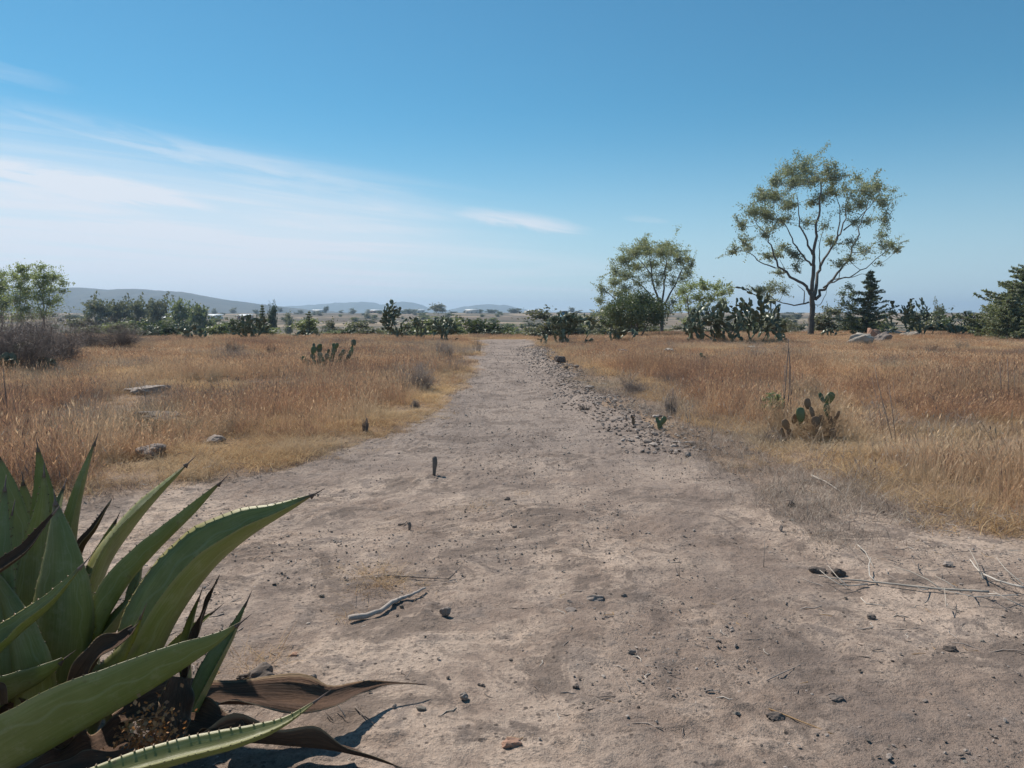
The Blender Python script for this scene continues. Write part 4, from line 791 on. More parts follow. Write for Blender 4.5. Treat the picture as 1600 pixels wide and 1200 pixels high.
# ------------------------------------------------------------------ agave
def agave_mat(name, dry=False):
    m, t, out = mat(name)
    at_ = t.new('ShaderNodeAttribute'); at_.attribute_name = 'leafuv'; sp = t.new('ShaderNodeSeparateXYZ'); t.l.new(at_.outputs['Vector'], sp.inputs[0])
    s_, l_ = sp.outputs[0], sp.outputs[1]
    oi = t.new('ShaderNodeObjectInfo')
    cb = t.new('ShaderNodeCombineXYZ'); t.put(cb.inputs[0], t.math('MULTIPLY', s_, 9.0)); t.put(cb.inputs[1], t.math('MULTIPLY', l_, 1.6)); t.put(cb.inputs[2], t.math('MULTIPLY', oi.outputs['Random'], 30.0))
    st = t.noise(cb.outputs[0], 3.0, 5, 0.7, 0.5); g = t.new('ShaderNodeNewGeometry'); bl = t.noise(g.outputs['Position'], 7.0, 4, 0.6); fn = t.noise(g.outputs['Position'], 60, 4, 0.7)
    edge = t.ss(t.math('ABSOLUTE', s_), 0.90, 0.99)
    if not dry:
        c = t.ramp(t.math('ADD', t.math('MULTIPLY', st, 0.6), t.math('MULTIPLY', bl, 0.4)), [(0.28, (0.125, 0.128, 0.038)), (0.5, (0.215, 0.215, 0.075)), (0.72, (0.39, 0.38, 0.18))])
        c = t.mix(t.math('MULTIPLY', oi.outputs['Random'], 0.35), c, (0.16, 0.19, 0.085))
        ab = t.math('ABSOLUTE', s_); lw = t.math('SUBTRACT', t.math('SUBTRACT', ab, 0.60), t.math('MULTIPLY', t.math('SINE', t.math('MULTIPLY', l_, 46.0)), 0.045))
        lw = t.math('ADD', lw, t.math('MULTIPLY', t.math('SUBTRACT', l_, 0.5), 0.5))
        c = t.mix(t.math('MULTIPLY', t.ss(t.math('ABSOLUTE', lw), 0.045, 0.0), 0.35), c, (0.36, 0.39, 0.24))
        dust = t.noise(g.outputs['Position'], 16.0, 5, 0.7)
        c = t.mix(t.math('MULTIPLY', t.ss(dust, 0.50, 0.70), 0.45), c, (0.38, 0.35, 0.22))
        c = t.mix(t.math('MULTIPLY', t.ss(t.noise(g.outputs['Position'], 38.0, 3, 0.6), 0.66, 0.72), 0.7), c, (0.17, 0.12, 0.08))
        c = t.mix(edge, c, (0.30, 0.27, 0.13)); c = t.mix(t.ss(l_, 0.88, 0.98), c, (0.16, 0.10, 0.07))
        c = t.mix(t.math('MULTIPLY', t.ss(fn, 0.63, 0.72), t.ss(bl, 0.5, 0.62)), c, (0.20, 0.16, 0.10))
        p = principled(t, out, c, 0.42, t.math('ADD', st, t.math('MULTIPLY', fn, 0.25)), 0.25, 0.006, 0.45)
        tr = t.new('ShaderNodeBsdfTranslucent'); t.put(tr.inputs[0], (0.30, 0.36, 0.08)); mx = t.new('ShaderNodeMixShader'); mx.inputs[0].default_value = 0.27
        t.l.new(p.outputs[0], mx.inputs[1]); t.l.new(tr.outputs[0], mx.inputs[2]); t.l.new(mx.outputs[0], out.inputs[0])
    else:
        c = t.ramp(t.math('ADD', t.math('MULTIPLY', st, 0.7), t.math('MULTIPLY', bl, 0.3)), [(0.25, (0.055, 0.036, 0.028)), (0.5, (0.135, 0.08, 0.055)), (0.75, (0.32, 0.18, 0.105))])
        c = t.mix(edge, c, (0.33, 0.24, 0.16))
        principled(t, out, c, 0.8, st, 0.8, 0.02, 0.2)
    return m
M['agave'] = agave_mat('agave_leaf'); M['agave_dry'] = agave_mat('dry_agave_leaf', True)
M['spine'] = rocky('spine', [(0, (0.10, 0.07, 0.06)), (1, (0.24, 0.18, 0.155))], 30)
def catmull(K, m):
    K = np.asarray(K, float); n_ = len(K); t = np.linspace(0, n_-1, m); out = []
    for v in t:
        i = min(int(v), n_-2); f = v-i; p0 = K[max(i-1, 0)]; p1 = K[i]; p2 = K[i+1]; p3 = K[min(i+2, n_-1)]
        out.append(0.5*((2*p1)+(-p0+p2)*f+(2*p0-5*p1+4*p2-p3)*f*f+(-p0+3*p1-3*p2+p3)*f**3))
    return np.array(out)
AG = G(20, 1130); AG = np.array([AG[0], AG[1], 0.0])
agave = empty('agave_plant', AG); tag(agave, 'big green agave with toothed curving leaves filling the lower left corner', 'agave')
def leaf(ctrl, N0, fold=30, thick=0.028, teeth=True, dry=False, label=None, spine=True, wav=0.0, curl=0.0, world=False):
    """ctrl: (px, py, depth, half width px) from base to tip; N0: direction the upper face looks to"""
    if world: K = np.array([c[:3] for c in ctrl]); W = np.array([c[3] for c in ctrl])
    else: K = np.array([P(c[0], c[1], c[2]) for c in ctrl]); W = np.array([c[3]*c[2]/FPX for c in ctrl])
    m = 34; C = catmull(np.hstack([K, W[:, None]]), m); Wd = np.maximum(C[:, 3]*(1+0.07*(vnoise(np.arange(m)*0.55, np.full(m, K[0, 0]*9+K[-1, 2]*5), 4)-0.5)), 0.0015); C = C[:, :3]
    T = np.gradient(C, axis=0); T /= np.linalg.norm(T, axis=1)[:, None]
    N0 = np.array(N0, float) if np.ndim(N0) == 1 else catmull(N0, m)
    N = N0-(T*N0).sum(1)[:, None]*T; N /= np.linalg.norm(N, axis=1)[:, None]; S = np.cross(T, N)
    s = np.linspace(-1, 1, 11); f = R(fold); ph = RNG.uniform(0, 6)
    L = np.linspace(0, 1, m); th = thick*(1-L)**0.7*0.9+0.003
    fo = f*(1-0.25*L)
    Wx = Wd[:, None]*np.sin(s[None, :]*1.0*math.pi/2)*0+Wd[:, None]*s[None, :]*np.cos(fo)[:, None]
    Nz = Wd[:, None]*(np.abs(s)[None, :]**1.5)*np.sin(fo)[:, None]
    Nz = Nz+Wd[:, None]*wav*np.sin(L[:, None]*19+ph+s[None, :]*1.5)*np.abs(s)[None, :]**2
    Nz = Nz+curl*Wd[:, None]*s[None, :]**3
    tk = th[:, None]*(1-np.abs(s)[None, :]**2.5)*np.minimum(1, Wd/0.03)[:, None]+0.0012
    up = C[:, None, :]+Wx[..., None]*S[:, None, :]+(Nz+tk*0.15)[..., None]*N[:, None, :]
    dn = C[:, None, :]+Wx[..., None]*S[:, None, :]+(Nz-tk)[..., None]*N[:, None, :]
    ring = np.concatenate([up, dn[:, ::-1]], 1); k = ring.shape[1]; b = MB()
    i = np.arange(m-1)[:, None]*k; j = np.arange(k)[None, :]; j2 = (j+1) % k
    b.add(ring.reshape(-1, 3)-AG, np.stack([i+j, i+sides_(k, j), i+k+sides_(k, j), i+k+j], -1).reshape(-1, 4))
    uv = [np.stack([np.tile(np.concatenate([s, s[::-1]]), (m, 1)), np.repeat(L[:, None], k, 1), np.zeros((m, k))], -1).reshape(-1, 3)]
    if teeth:
        arc = np.concatenate([[0], np.cumsum(np.linalg.norm(np.diff(C, axis=0), axis=1))]); nt = int(arc[-1]/0.030)
        for side in (0, 10):
            E = up[:, side]
            for q in range(2, nt-1):
                a = (q+RNG.uniform(-.2, .2))*arc[-1]/nt; p = np.array([np.interp(a, arc, E[:, z]) for z in range(3)]); ii = min(int(np.interp(a, arc, np.arange(m))), m-1)
                if Wd[ii] < 0.010: continue
                o_ = (E[ii]-up[ii, 5]); o_ /= np.linalg.norm(o_); tt = T[ii]; sz = 0.0042*RNG.uniform(.7, 1.25); nn = N[ii]*0.0018
                b.add(np.array([p-tt*sz*0.85-o_*0.002+nn, p+tt*sz*0.85-o_*0.002+nn, p-o_*0.002-nn, p+o_*sz*1.25+tt*sz*0.5])-AG, [(0, 1, 3), (1, 2, 3), (2, 0, 3)])
                uv.append(np.tile(np.array([[0.5, 0.97, 0]]), (4, 1)))
    mk = 'agave_dry' if dry else 'agave'
    o = b.build('leaf', M[mk], agave, True); at_ = o.data.attributes.new('leafuv', 'FLOAT_VECTOR', 'POINT'); at_.data.foreach_set('vector', np.vstack(uv).ravel())
    if label: o['label'] = label
    if spine:
        bb = MB(); ln = 0.045 if not dry else 0.02; e = C[-1]; bb.tube([e-T[-1]*0.02-AG, e-AG, e+T[-1]*ln*0.5-AG, e+T[-1]*ln-AG], [Wd[-3]*0.7+.001, 0.0032, 0.0022, 0.0006], 7)
        bb.build('spine', M['spine'], o, True)
    return o
def sides_(k, j): return (j+1) % k
# visible leaves, traced: base -> tip
UPR = (0.15, -0.75, 0.35)
leaf([(45, 1100, 3.05, 32), (22, 960, 3.15, 44), (12, 850, 3.2, 42), (6, 770, 3.2, 22), (-4, 712, 3.2, 3)], (0.35, -0.6, 0.2), 22)                    # A
leaf([(75, 1100, 3.2, 26), (75, 950, 3.35, 32), (74, 840, 3.4, 29), (68, 760, 3.4, 14), (59, 699, 3.38, 2)], (0.3, -0.8, 0.2), 25)                     # B
leaf([(110, 1090, 3.2, 24), (110, 950, 3.35, 30), (112, 850, 3.4, 26), (126, 765, 3.4, 13), (149, 690, 3.4, 2)], (-0.6, -0.75, 0.25), 38)              # C
leaf([(60, 1110, 3.0, 36), (58, 960, 3.05, 36), (60, 860, 3.1, 24), (68, 785, 3.1, 10), (69, 738, 3.1, 2)], (0.2, -0.8, 0.2), 30)                     # D2
leaf([(80, 1130, 2.85, 40), (88, 1030, 2.88, 50), (95, 940, 2.9, 44), (94, 860, 2.92, 26), (86, 782, 2.95, 2)], (-0.25, 0.8, 0.25), 22, teeth=True)      # D outer face to camera
leaf([(110, 1090, 3.1, 22), (132, 985, 3.15, 30), (160, 888, 3.25, 52), (205, 820, 3.35, 44), (250, 768, 3.4, 22), (294, 724, 3.45, 2)], (-0.90, -0.42, 0.62), 22)  # E
leaf([(118, 1080, 3.0, 22), (150, 985, 3.0, 28), (190, 915, 3.05, 29), (238, 860, 3.1, 24), (300, 800, 3.15, 13), (346, 753, 3.15, 2)], (-0.35, 0.35, 0.8), 48)      # F
leaf([(190, 1140, 2.85, 40), (234, 1035, 2.85, 64), (275, 955, 2.88, 76), (328, 884, 2.92, 70), (384, 836, 2.95, 48), (438, 803, 2.98, 20), (492, 772, 3.0, 2)], (-0.45, -0.38, 0.80), 50)      # G
leaf([(112, 900, 3.3, 6), (125, 855, 3.3, 9), (148, 825, 3.3, 7), (172, 784, 3.3, 1.5)], (-0.3, -0.5, 0.5), 50, dry=True, label='withered brown leaf tip standing among green leaves')   # H
leaf([(-90, 950, 2.6, 22), (-20, 900, 2.7, 15), (35, 862, 2.75, 11), (62, 830, 2.78, 7), (88, 797, 2.8, 1.5)], (0.1, -0.6, 0.6), 45, dry=True, label='brown-tipped leaf reaching in from the left')  # I
leaf([(-70, 1120, 2.55, 34), (-20, 1030, 2.55, 32), (26, 985, 2.6, 24), (80, 940, 2.62, 15), (130, 882, 2.65, 2)], (0.0, -0.35, 0.9), 46)                  # J
leaf([(-60, 1225, 2.35, 66), (50, 1172, 2.38, 84), (140, 1122, 2.42, 80), (225, 1074, 2.48, 62), (295, 1031, 2.52, 40), (345, 997, 2.55, 14), (376, 973, 2.56, 2)], (-0.25, 0.45, 0.85), 46)  # K
leaf([(300, 1110, 2.75, 12), (325, 1060, 2.78, 20), (346, 1020, 2.8, 18), (368, 980, 2.82, 9), (386, 940, 2.83, 1.5)], (-0.5, -0.7, 0.35), 40)               # L
leaf([(295, 1090, 2.95, 8), (290, 1020, 2.98, 11), (298, 975, 3.0, 8), (312, 932, 3.0, 1.5)], (-0.4, -0.7, 0.3), 40)                                        # M
leaf([(100, 1240, 2.15, 22), (200, 1205, 2.2, 26), (290, 1180, 2.24, 27), (375, 1158, 2.28, 22), (445, 1130, 2.32, 10), (498, 1092, 2.35, 1.5)], (-0.3, -0.3, 0.9), 40)  # N
leaf([(-20, 960, 3.0, 14), (2, 880, 3.02, 11), (12, 835, 3.03, 7), (20, 798, 3.05, 1.5)], (0.4, -0.6, 0.3), 40)                                             # T
leaf([(215, 1095, 3.0, 18), (208, 1000, 3.1, 20), (210, 930, 3.15, 14), (222, 880, 3.2, 2)], (-0.3, 0.6, 0.4), 40)
leaf([(250, 1080, 2.95, 12), (262, 1030, 2.98, 13), (300, 985, 3.02, 8), (335, 955, 3.05, 1.5)], (-0.3, -0.6, 0.5), 40)
leaf([(30, 1160, 2.7, 44), (40, 1070, 2.72, 46), (25, 990, 2.75, 36), (5, 930, 2.78, 18), (-25, 870, 2.8, 2)], (0.1, 0.8, 0.3), 20)
leaf([(125, 1150, 2.75, 30), (150, 1090, 2.75, 34), (185, 1040, 2.78, 22), (205, 1000, 2.8, 8), (222, 960, 2.8, 2)], (-0.3, 0.7, 0.5), 30)
leaf([(20, 1100, 3.3, 30), (10, 960, 3.4, 40), (30, 860, 3.5, 34), (40, 800, 3.5, 18), (36, 752, 3.5, 2)], (0.1, -0.7, 0.4), 25)
leaf([(150, 1100, 3.35, 20), (142, 980, 3.5, 26), (150, 900, 3.55, 20), (165, 850, 3.55, 10), (182, 812, 3.55, 2)], (-0.3, -0.7, 0.4), 30)
leaf([(-10, 1130, 2.7, 34), (-20, 1010, 2.75, 42), (-14, 900, 2.8, 32), (0, 830, 2.85, 14), (8, 760, 2.9, 2)], (0.5, -0.5, 0.3), 25)
leaf([(60, 1130, 2.9, 30), (120, 1060, 2.95, 36), (170, 990, 3.0, 30), (205, 940, 3.02, 14), (228, 900, 3.05, 2)], (-0.6, -0.3, 0.6), 30)
# dead leaves
zt = lambda px, py, h: None
def gl(px, py, z, hw): q = G(px, py, z); return (q[0], q[1], q[2], hw)
leaf([gl(180, 1130, 0.22, .03), gl(260, 1106, .20, .07), gl(340, 1096, .14, .080), gl(430, 1098, .10, .082), gl(510, 1098, .075, .072), gl(560, 1080, .05, .034), gl(600, 1069, .03, .011), (*G(660, 1069, .012), .003)], (0.1, 0.25, 0.9), 32, 0.012, False, True, 'long dead brown leaf lying out over the soil', wav=0.25, curl=-0.5, world=True)
leaf([gl(240, 1180, 0.12, .04), gl(330, 1156, .10, .10), gl(420, 1158, .07, .115), gl(500, 1166, .045, .08), gl(560, 1178, .03, .026), (*G(625, 1199, .02), .004)], (0.15, 0.3, 0.9), 25, 0.010, False, True, 'dark shrivelled dead leaf lying lowest on the soil, broadened to take in its shadow', wav=0.22, curl=0.4, world=True)  # a real leaf, made broad and dark to stand in for the shadow too
leaf([(110, 1100, 2.72, 20), (135, 1050, 2.70, 24), (160, 1015, 2.70, 20), (190, 1000, 2.72, 15), (210, 980, 2.75, 6)], (-0.2, -0.6, 0.6), 35, 0.01, False, True, 'folded orange-brown dead leaf in the heart of the plant', wav=0.12)
leaf([(230, 1085, 3.0, 16), (262, 1030, 3.0, 13), (285, 1000, 3.02, 8), (298, 975, 3.03, 2)], (-0.4, -0.6, 0.4), 30, 0.01, False, True, wav=0.15)
leaf([(290, 1060, 2.9, 6), (305, 1000, 2.92, 9), (325, 940, 2.94, 5), (340, 905, 2.95, 1.5)], (-0.4, -0.6, 0.2), 45, 0.008, False, True, wav=0.4)
leaf([(60, 1220, 2.3, 14), (120, 1195, 2.32, 16), (180, 1185, 2.34, 12), (240, 1186, 2.36, 5)], (0.0, -0.5, 0.8), 30, 0.01, False, True, wav=0.4)
leaf([(280, 1060, 2.7, 20), (270, 1110, 2.62, 30), (265, 1150, 2.55, 24), (275, 1180, 2.5, 8)], (0.5, -0.7, 0.3), 30, 0.01, False, True, wav=0.3)
leaf([(-30, 1090, 2.5, 8), (0, 1075, 2.5, 9), (8, 1100, 2.5, 6)], (0, -0.6, .6), 30, 0.01, False, True, spine=False)
leaf([(120, 1190, 2.5, 20), (60, 1150, 2.62, 34), (-10, 1120, 2.7, 26), (-80, 1100, 2.8, 6)], (0.2, -0.5, 0.8), 30, 0.01, False, True, wav=0.4)
leaf([(200, 1140, 2.62, 24), (150, 1175, 2.5, 34), (90, 1200, 2.4, 30), (20, 1215, 2.3, 8)], (0.3, -0.5, 0.8), 25, 0.01, False, True, wav=0.4)
leaf([(230, 1120, 2.8, 20), (300, 1125, 2.75, 30), (350, 1135, 2.7, 22), (390, 1150, 2.65, 6)], (0.2, -0.4, 0.8), 25, 0.01, False, True, wav=0.4)
leaf([(-60, 1130, 2.6, 40), (0, 1090, 2.62, 44), (60, 1060, 2.66, 30), (100, 1030, 2.7, 6)], (-0.2, 0.5, 0.8), 30)
# the rest of the rosette, outside the frame on the left and behind
for k, (an, tl, ln) in enumerate([(2.6, 0.75, 1.1), (3.0, 0.35, 1.2), (3.6, 0.6, 1.15), (4.0, 0.3, 1.0), (2.1, 0.5, 1.1), (3.3, 1.0, 1.1), (2.4, 1.15, 1.1), (1.7, 0.9, 1.0), (4.4, 0.55, 0.9), (3.8, 1.05, 1.0)]):
    dv = np.array([math.cos(an), math.sin(an), 0]); a = AG+dv*0.06+np.array([-0.12, 0.1, 0.06]); pts = []
    for q, hw in zip(np.linspace(0, 1, 5), [.06, .085, .075, .045, .003]):
        r_ = ln*q; pts.append((*(a+dv*math.cos(tl)*r_+np.array([0, 0, math.sin(tl)*r_-0.10*q*q*math.cos(tl)])), hw))
    leaf(pts, tuple(-dv*math.sin(tl)+np.array([0, 0, math.cos(tl)+0.1])), 32, world=True)
b = MB(); b.tube(np.array([(-0.05, .05, -.03), (-0.03, 0.05, .12), (0, .05, .30), (0, .05, .36)])+np.array([.05, .05, 0]), [0.16, 0.19, 0.12, 0.04], 14, 0.1); b.build('heart', M['agave'], agave, True)
# crumbled dry flower litter at the foot of the plant
M['litter'] = leafy('flower_litter', [(0, (0.28, 0.13, 0.06)), (0.5, (0.52, 0.27, 0.11)), (1, (0.75, 0.5, 0.25))], 0.3, (1, .8, .5))
b = MB(); base_ = P(230, 1165, 2.42); C = base_+RNG.normal(size=(900, 3))*np.array([.045, .05, .055]); C[:, 2] = np.abs(C[:, 2]-0.02)+0.02; b.quads(C, 0.016, 1.4); lo_ = b.build('dry_flower_litter', M['litter'], None)
tag(lo_, 'crumbled orange dry flower litter caught under the lowest agave leaves', 'litter', kind='stuff')

# ------------------------------------------------------------------ background: trees, houses, tank
protoR = np.random.default_rng(5)
def far_tree_proto(kind, h, wd, leafm, nl):
    limbs = [([np.array([0, 0, -0.3]), np.array([0.02*h, 0, h*.3]), np.array([0, 0.02*h, h*.6])], h*0.022, h*0.008)]
    cl = []
    for k in range(16 if kind != 'bush' else 14):
        if kind == 'bush': z = h*RNG.uniform(.15, .8)
        elif kind == 'tall': z = h*RNG.uniform(.3, .93)
        else: z = h*RNG.uniform(.45, .9)
        f = z/h; rad = wd/2*(math.sin(min(1, max(.05, (f if kind == 'bush' else (f-.2)/.8)))*math.pi)**0.5)*0.8
        an = RNG.uniform(0, 6.28); rr = rad*RNG.uniform(.2, 1); cl.append((np.array([math.cos(an)*rr, math.sin(an)*rr, z]), wd*.21, wd*.21, h*.13, nl*1.3))
    return limbs, cl
protos = {}
def bgtree(px, top, y, wpx, kind, leafm, label, group=None, name='tree', nl=70, cat='tree'):
    b, h, s = put(px, top, y); key = (kind, leafm)
    wd = wpx*s
    if key not in protos:
        limbs, cl = far_tree_proto(kind, 5.0, 4.0, leafm, nl)
        root = empty(name, (0, 0, 0)); bb, ll = MB(), MB(); grow(limbs, cl, bb, ll, 0.34, twigs=5, aspect=1.6, trad=0.03)
        bb.build('trunk', M['bark'], root, True); ll.build('crown', M[leafm], root); protos[key] = root; o = root; o['category'] = cat
        for key_ in ('group', 'label'):
            if key_ in o: del o[key_]
    else: o = copy_tree(protos[key]); o.name = name
    o.location = tuple(b); o.rotation_euler = (0, 0, RNG.uniform(0, 6.28)); o.scale = (wd/4.0, wd/4.0, h/5.0); o['label'] = label
    if group: o['group'] = group
    elif 'group' in o: del o['group']
    return o
A_ = 'trees of the grey-green row in the valley on the left'
for (px, top, wp, y, lab) in [(156, 471, 42, 190, 'first tree of the valley row, right of the left-hand leafy trees'), (190, 473, 38, 195, 'second tree of the grey-green valley row'), (219, 472, 38, 200, 'third tree of the grey-green valley row'), (250, 471, 40, 190, 'fourth tree of the valley row, with broad top'), (282, 472, 42, 185, 'fifth tree of the valley row under the hill crest'), (316, 479, 36, 180, 'last and lightest tree at the right end of the valley row')]:
    bgtree(px, top, y, wp, 'tall', 'greyleaf' if px < 260 else 'green', lab, A_, 'valley_tree')
for (px, top, wp, y, kind, lm, lab) in [(130, 490, 60, 110, 'bush', 'greyleaf', 'grey scrub right behind the left brush'), (188, 492, 50, 130, 'bush', 'darkgreen', 'dark scrub in front of the valley row, left'), (235, 498, 55, 110, 'bush', 'darkgreen', 'dark scrub in front of the valley row, middle'), (270, 495, 40, 120, 'bush', 'greyleaf', 'grey scrub above the low round nopal'), (345, 494, 24, 260, 'bush', 'greyleaf', 'small grey tree in the fields left of the dark conifers'), (373, 489, 34, 75, 'bush', 'darkgreen', 'dark shrub crowning the wide nopal clump, left half'),
    (427, 478, 16, 150, 'tall', 'darkgreen', 'narrow dark tree beside the hill\'s foot'), (452, 486, 18, 240, 'bush', 'greyleaf', 'small grey tree on the fields left of the olive shrub'), (483, 493, 46, 68, 'bush', 'green', 'olive green rounded shrub on the left field edge'), (522, 497, 28, 90, 'bush', 'greyleaf', 'grey-green shrub right of the olive shrub'), (566, 499, 54, 85, 'bush', 'greyleaf', 'broad grey-green thicket left of the tall narrow nopal'), (545, 505, 36, 80, 'bush', 'darkgreen', 'low dark shrub left of the grey-green thicket'),
    (660, 503, 50, 100, 'bush', 'green', 'green scrub between the two nopal clumps left of the path'), (718, 494, 30, 120, 'bush', 'greyleaf', 'hazy shrub behind the nopal nearest the path'), (754, 503, 18, 90, 'tall', 'darkgreen', 'small dark tree left of the path\'s vanishing end'), (738, 508, 36, 95, 'bush', 'greyleaf', 'pale scrub around the small dark tree'), (790, 504, 60, 110, 'bush', 'green', 'bright green scrub beyond the end of the path'), (825, 512, 50, 90, 'bush', 'green', 'low green scrub at the very end of the path'), (842, 502, 30, 130, 'bush', 'greyleaf', 'grey scrub left of the blue tank'), (920, 500, 36, 120, 'bush', 'greyleaf', 'grey scrub between dense nopal and round bush'),
    (1064, 506, 30, 95, 'bush', 'greyleaf', 'grey scrub under the small pale eucalyptus'), (1208, 484, 26, 260, 'bush', 'greyleaf', 'grey tree on the skyline left of the tall eucalyptus trunk'), (1292, 481, 13, 260, 'tall', 'greyleaf', 'slim grey tree right of the tall eucalyptus trunk'), (1308, 484, 10, 300, 'tall', 'greyleaf', 'faint sapling between slim grey tree and conifer'), (1290, 500, 36, 110, 'bush', 'greyleaf', 'grey shrub in the dry terraces right of the trunk'), (1245, 502, 30, 110, 'bush', 'greyleaf', 'grey shrub in the dry terraces left of the trunk'), (1464, 480, 18, 120, 'tall', 'greyleaf', 'thin pale tree between the dark nopals at right'), (1450, 492, 50, 75, 'bush', 'greyleaf', 'grey shrub linking the two dark nopal thickets'), (1345, 497, 40, 80, 'bush', 'darkgreen', 'dark undergrowth round the foot of the pointed conifer'), (1535, 492, 50, 66, 'bush', 'darkgreen', 'dark shrub at the left foot of the right-edge conifers')]:
    bgtree(px, top, y, wp, kind, lm, lab, None, 'scrub_tree' if kind == 'tall' else 'scrub_bush', cat='tree' if kind == 'tall' else 'bush')
b_, h_, s_ = put(411, 474, 62); conifer('conifer_tree', 'small dark conifer rising behind the wide nopal clump on the left', b_, h_, 34*s_, tiers=12, per=7, leafsize=0.12)
b_, h_, s_ = put(484, 484, 66); conifer('conifer_tree', 'small olive conifer sticking out of the olive shrub', b_, h_, 30*s_, tiers=11, per=6, leafsize=0.12)
b_, h_, s_ = put(856, 481, 520); conifer('far_conifer', 'tiny dark conifer on the skyline left of the blue tank', b_, h_, 10*s_, tiers=8, per=5, dense=.4)
SK = 'trees along the far skyline'
sky_tr = [(437, 481, 10, 'tall'), (470, 483, 9, 'bush'), (510, 479, 9, 'tall'), (533, 484, 8, 'bush'), (551, 481, 14, 'bush'), (577, 483, 16, 'bush'), (592, 486, 10, 'bush'), (640, 481, 26, 'bush'), (664, 487, 12, 'bush'), (708, 486, 14, 'bush'), (728, 485, 8, 'tall'), (748, 481, 15, 'bush'), (768, 482, 20, 'bush'), (804, 480, 24, 'bush'), (826, 487, 10, 'bush'), (873, 487, 9, 'bush'), (893, 481, 10, 'tall'), (905, 484, 12, 'bush'), (1160, 488, 20, 'bush'), (1232, 487, 12, 'bush'), (1252, 488, 12, 'bush'), (1325, 486, 14, 'bush'), (400, 482, 10, 'bush'), (365, 480, 14, 'bush'), (335, 481, 10, 'bush'), (1480, 488, 10, 'bush'), (1500, 489, 14, 'bush'), (1100, 489, 14, 'bush'), (690, 488, 8, 'bush'), (780, 488, 12, 'bush')]
for (px, top, wp, k) in sky_tr: bgtree(px, top, RNG.uniform(880, 1000), wp, k, 'greyleaf' if px % 2 else 'darkgreen', 'small dark tree on the far skyline beyond the terraced fields', SK, 'skyline_tree')
bgtree(684, 474, 600, 24, 'open', 'greyleaf', 'taller open-crowned tree alone on the skyline left of the path', None, 'skyline_tree')
# scrub bushes dotting the terraces
for k in range(270):
    y = 120*(7.2)**RNG.random()**1.0; px = RNG.uniform(80, 1560); x = (px-800)/FPX*y
    hh = RNG.uniform(1.2, 3.6)*(0.8+y*0.0006); b = np.array([x, y, Hs(x, y)]); key = ('bush', ['greyleaf', 'darkgreen', 'green'][k % 3])
    o = copy_tree(protos[key]); o.name = 'terrace_bush'; o.location = tuple(b); o.scale = (hh/2.2,)*2+(hh/5,); o.rotation_euler = (0, 0, k); o['label'] = '%s scrub bush dotting the terraced fields in the valley %s of the path' % (['grey', 'dark green', 'light green'][k % 3], 'left' if px < 790 else 'right'); o['group'] = 'bushes on the terraced fields'; o['category'] = 'bush'
for k in range(110):
    px = RNG.uniform(120, 1000) if k < 80 else RNG.uniform(1000, 1560); y = RNG.uniform(74, 135); x = (px-800)/FPX*y; hh = RNG.uniform(1.6, 4.2)
    o = copy_tree(protos[('bush', ['greyleaf', 'greyleaf', 'darkgreen', 'green'][k % 4])]); o.name = 'edge_bush'; o.location = (x, y, Hs(x, y)); w_ = hh*RNG.uniform(.8, 1.3)/3.2; o.scale = (w_, w_, hh/5.5); o.rotation_euler = (0, 0, k*2.1)
    o['label'] = '%s scrub bush just beyond the far edge of the grass %s of the path' % (['tall greyish', 'greyish', 'dark green', 'light green'][k % 4], 'left' if px < 790 else 'right'); o['group'] = 'scrub bushes beyond the field edge'; o['category'] = 'bush'
# houses
def simple_mat(name, col, rough=0.8, sc_=4.0):
    m, t, out = mat(name); g = t.new('ShaderNodeNewGeometry'); nz = t.noise(g.outputs['Position'], sc_, 4, 0.6)
    principled(t, out, t.mix(nz, tuple(c*0.8 for c in col), tuple(min(1, c*1.15) for c in col)), rough, None); return m
M['wallw'] = simple_mat('whitewash', (0.66, 0.63, 0.58)); M['roof'] = simple_mat('sheet_roof', (0.60, 0.62, 0.63), 0.4); M['dark'] = simple_mat('dark_opening', (0.04, 0.04, 0.045)); M['brickwall'] = simple_mat('brick_wall', (0.34, 0.21, 0.15)); M['tank'] = simple_mat('tank_blue', (0.20, 0.33, 0.42), 0.5); M['metal'] = simple_mat('grey_metal', (0.25, 0.25, 0.26), 0.5)
def box(b, x0, x1, y0, y1, z0, z1):
    V = [(x, y, z) for x in (x0, x1) for y in (y0, y1) for z in (z0, z1)]; b.add(V, [(0, 1, 3, 2), (4, 6, 7, 5), (0, 4, 5, 1), (2, 3, 7, 6), (0, 2, 6, 4), (1, 5, 7, 3)])
def house(px, y, wid, hh, wallm, label, rz=0):
    x = (px-800)/FPX*y; r = empty('farm_house', (x, y, Hs(x, y)-0.3), rz); tag(r, label, 'house'); b = MB(); box(b, -wid/2, wid/2, -3, 3, 0, hh); b.build('wall', M[wallm], r)
    b = MB(); ov = .35; b.add([(-wid/2-ov, -3-ov, hh+.02), (wid/2+ov, -3-ov, hh+.02), (wid/2+ov, 3+ov, hh+1.0), (-wid/2-ov, 3+ov, hh+1.0), (-wid/2-ov, -3-ov, hh+.2), (wid/2+ov, -3-ov, hh+.2), (wid/2+ov, 3+ov, hh+1.2), (-wid/2-ov, 3+ov, hh+1.2)], [(0, 3, 2, 1), (4, 5, 6, 7), (0, 1, 5, 4), (1, 2, 6, 5), (2, 3, 7, 6), (3, 0, 4, 7)]); b.build('roof', M['roof'], r)
    b = MB(); box(b, -.5, .5, -3.06, -3.003, 0.3, 2.4); b.build('door', M['dark'], r)
    for sx in (-1, 1): b = MB(); box(b, sx*wid*.32-.6, sx*wid*.32+.6, -3.06, -3.003, 1.2, 2.3); b.build('window', M['dark'], r)
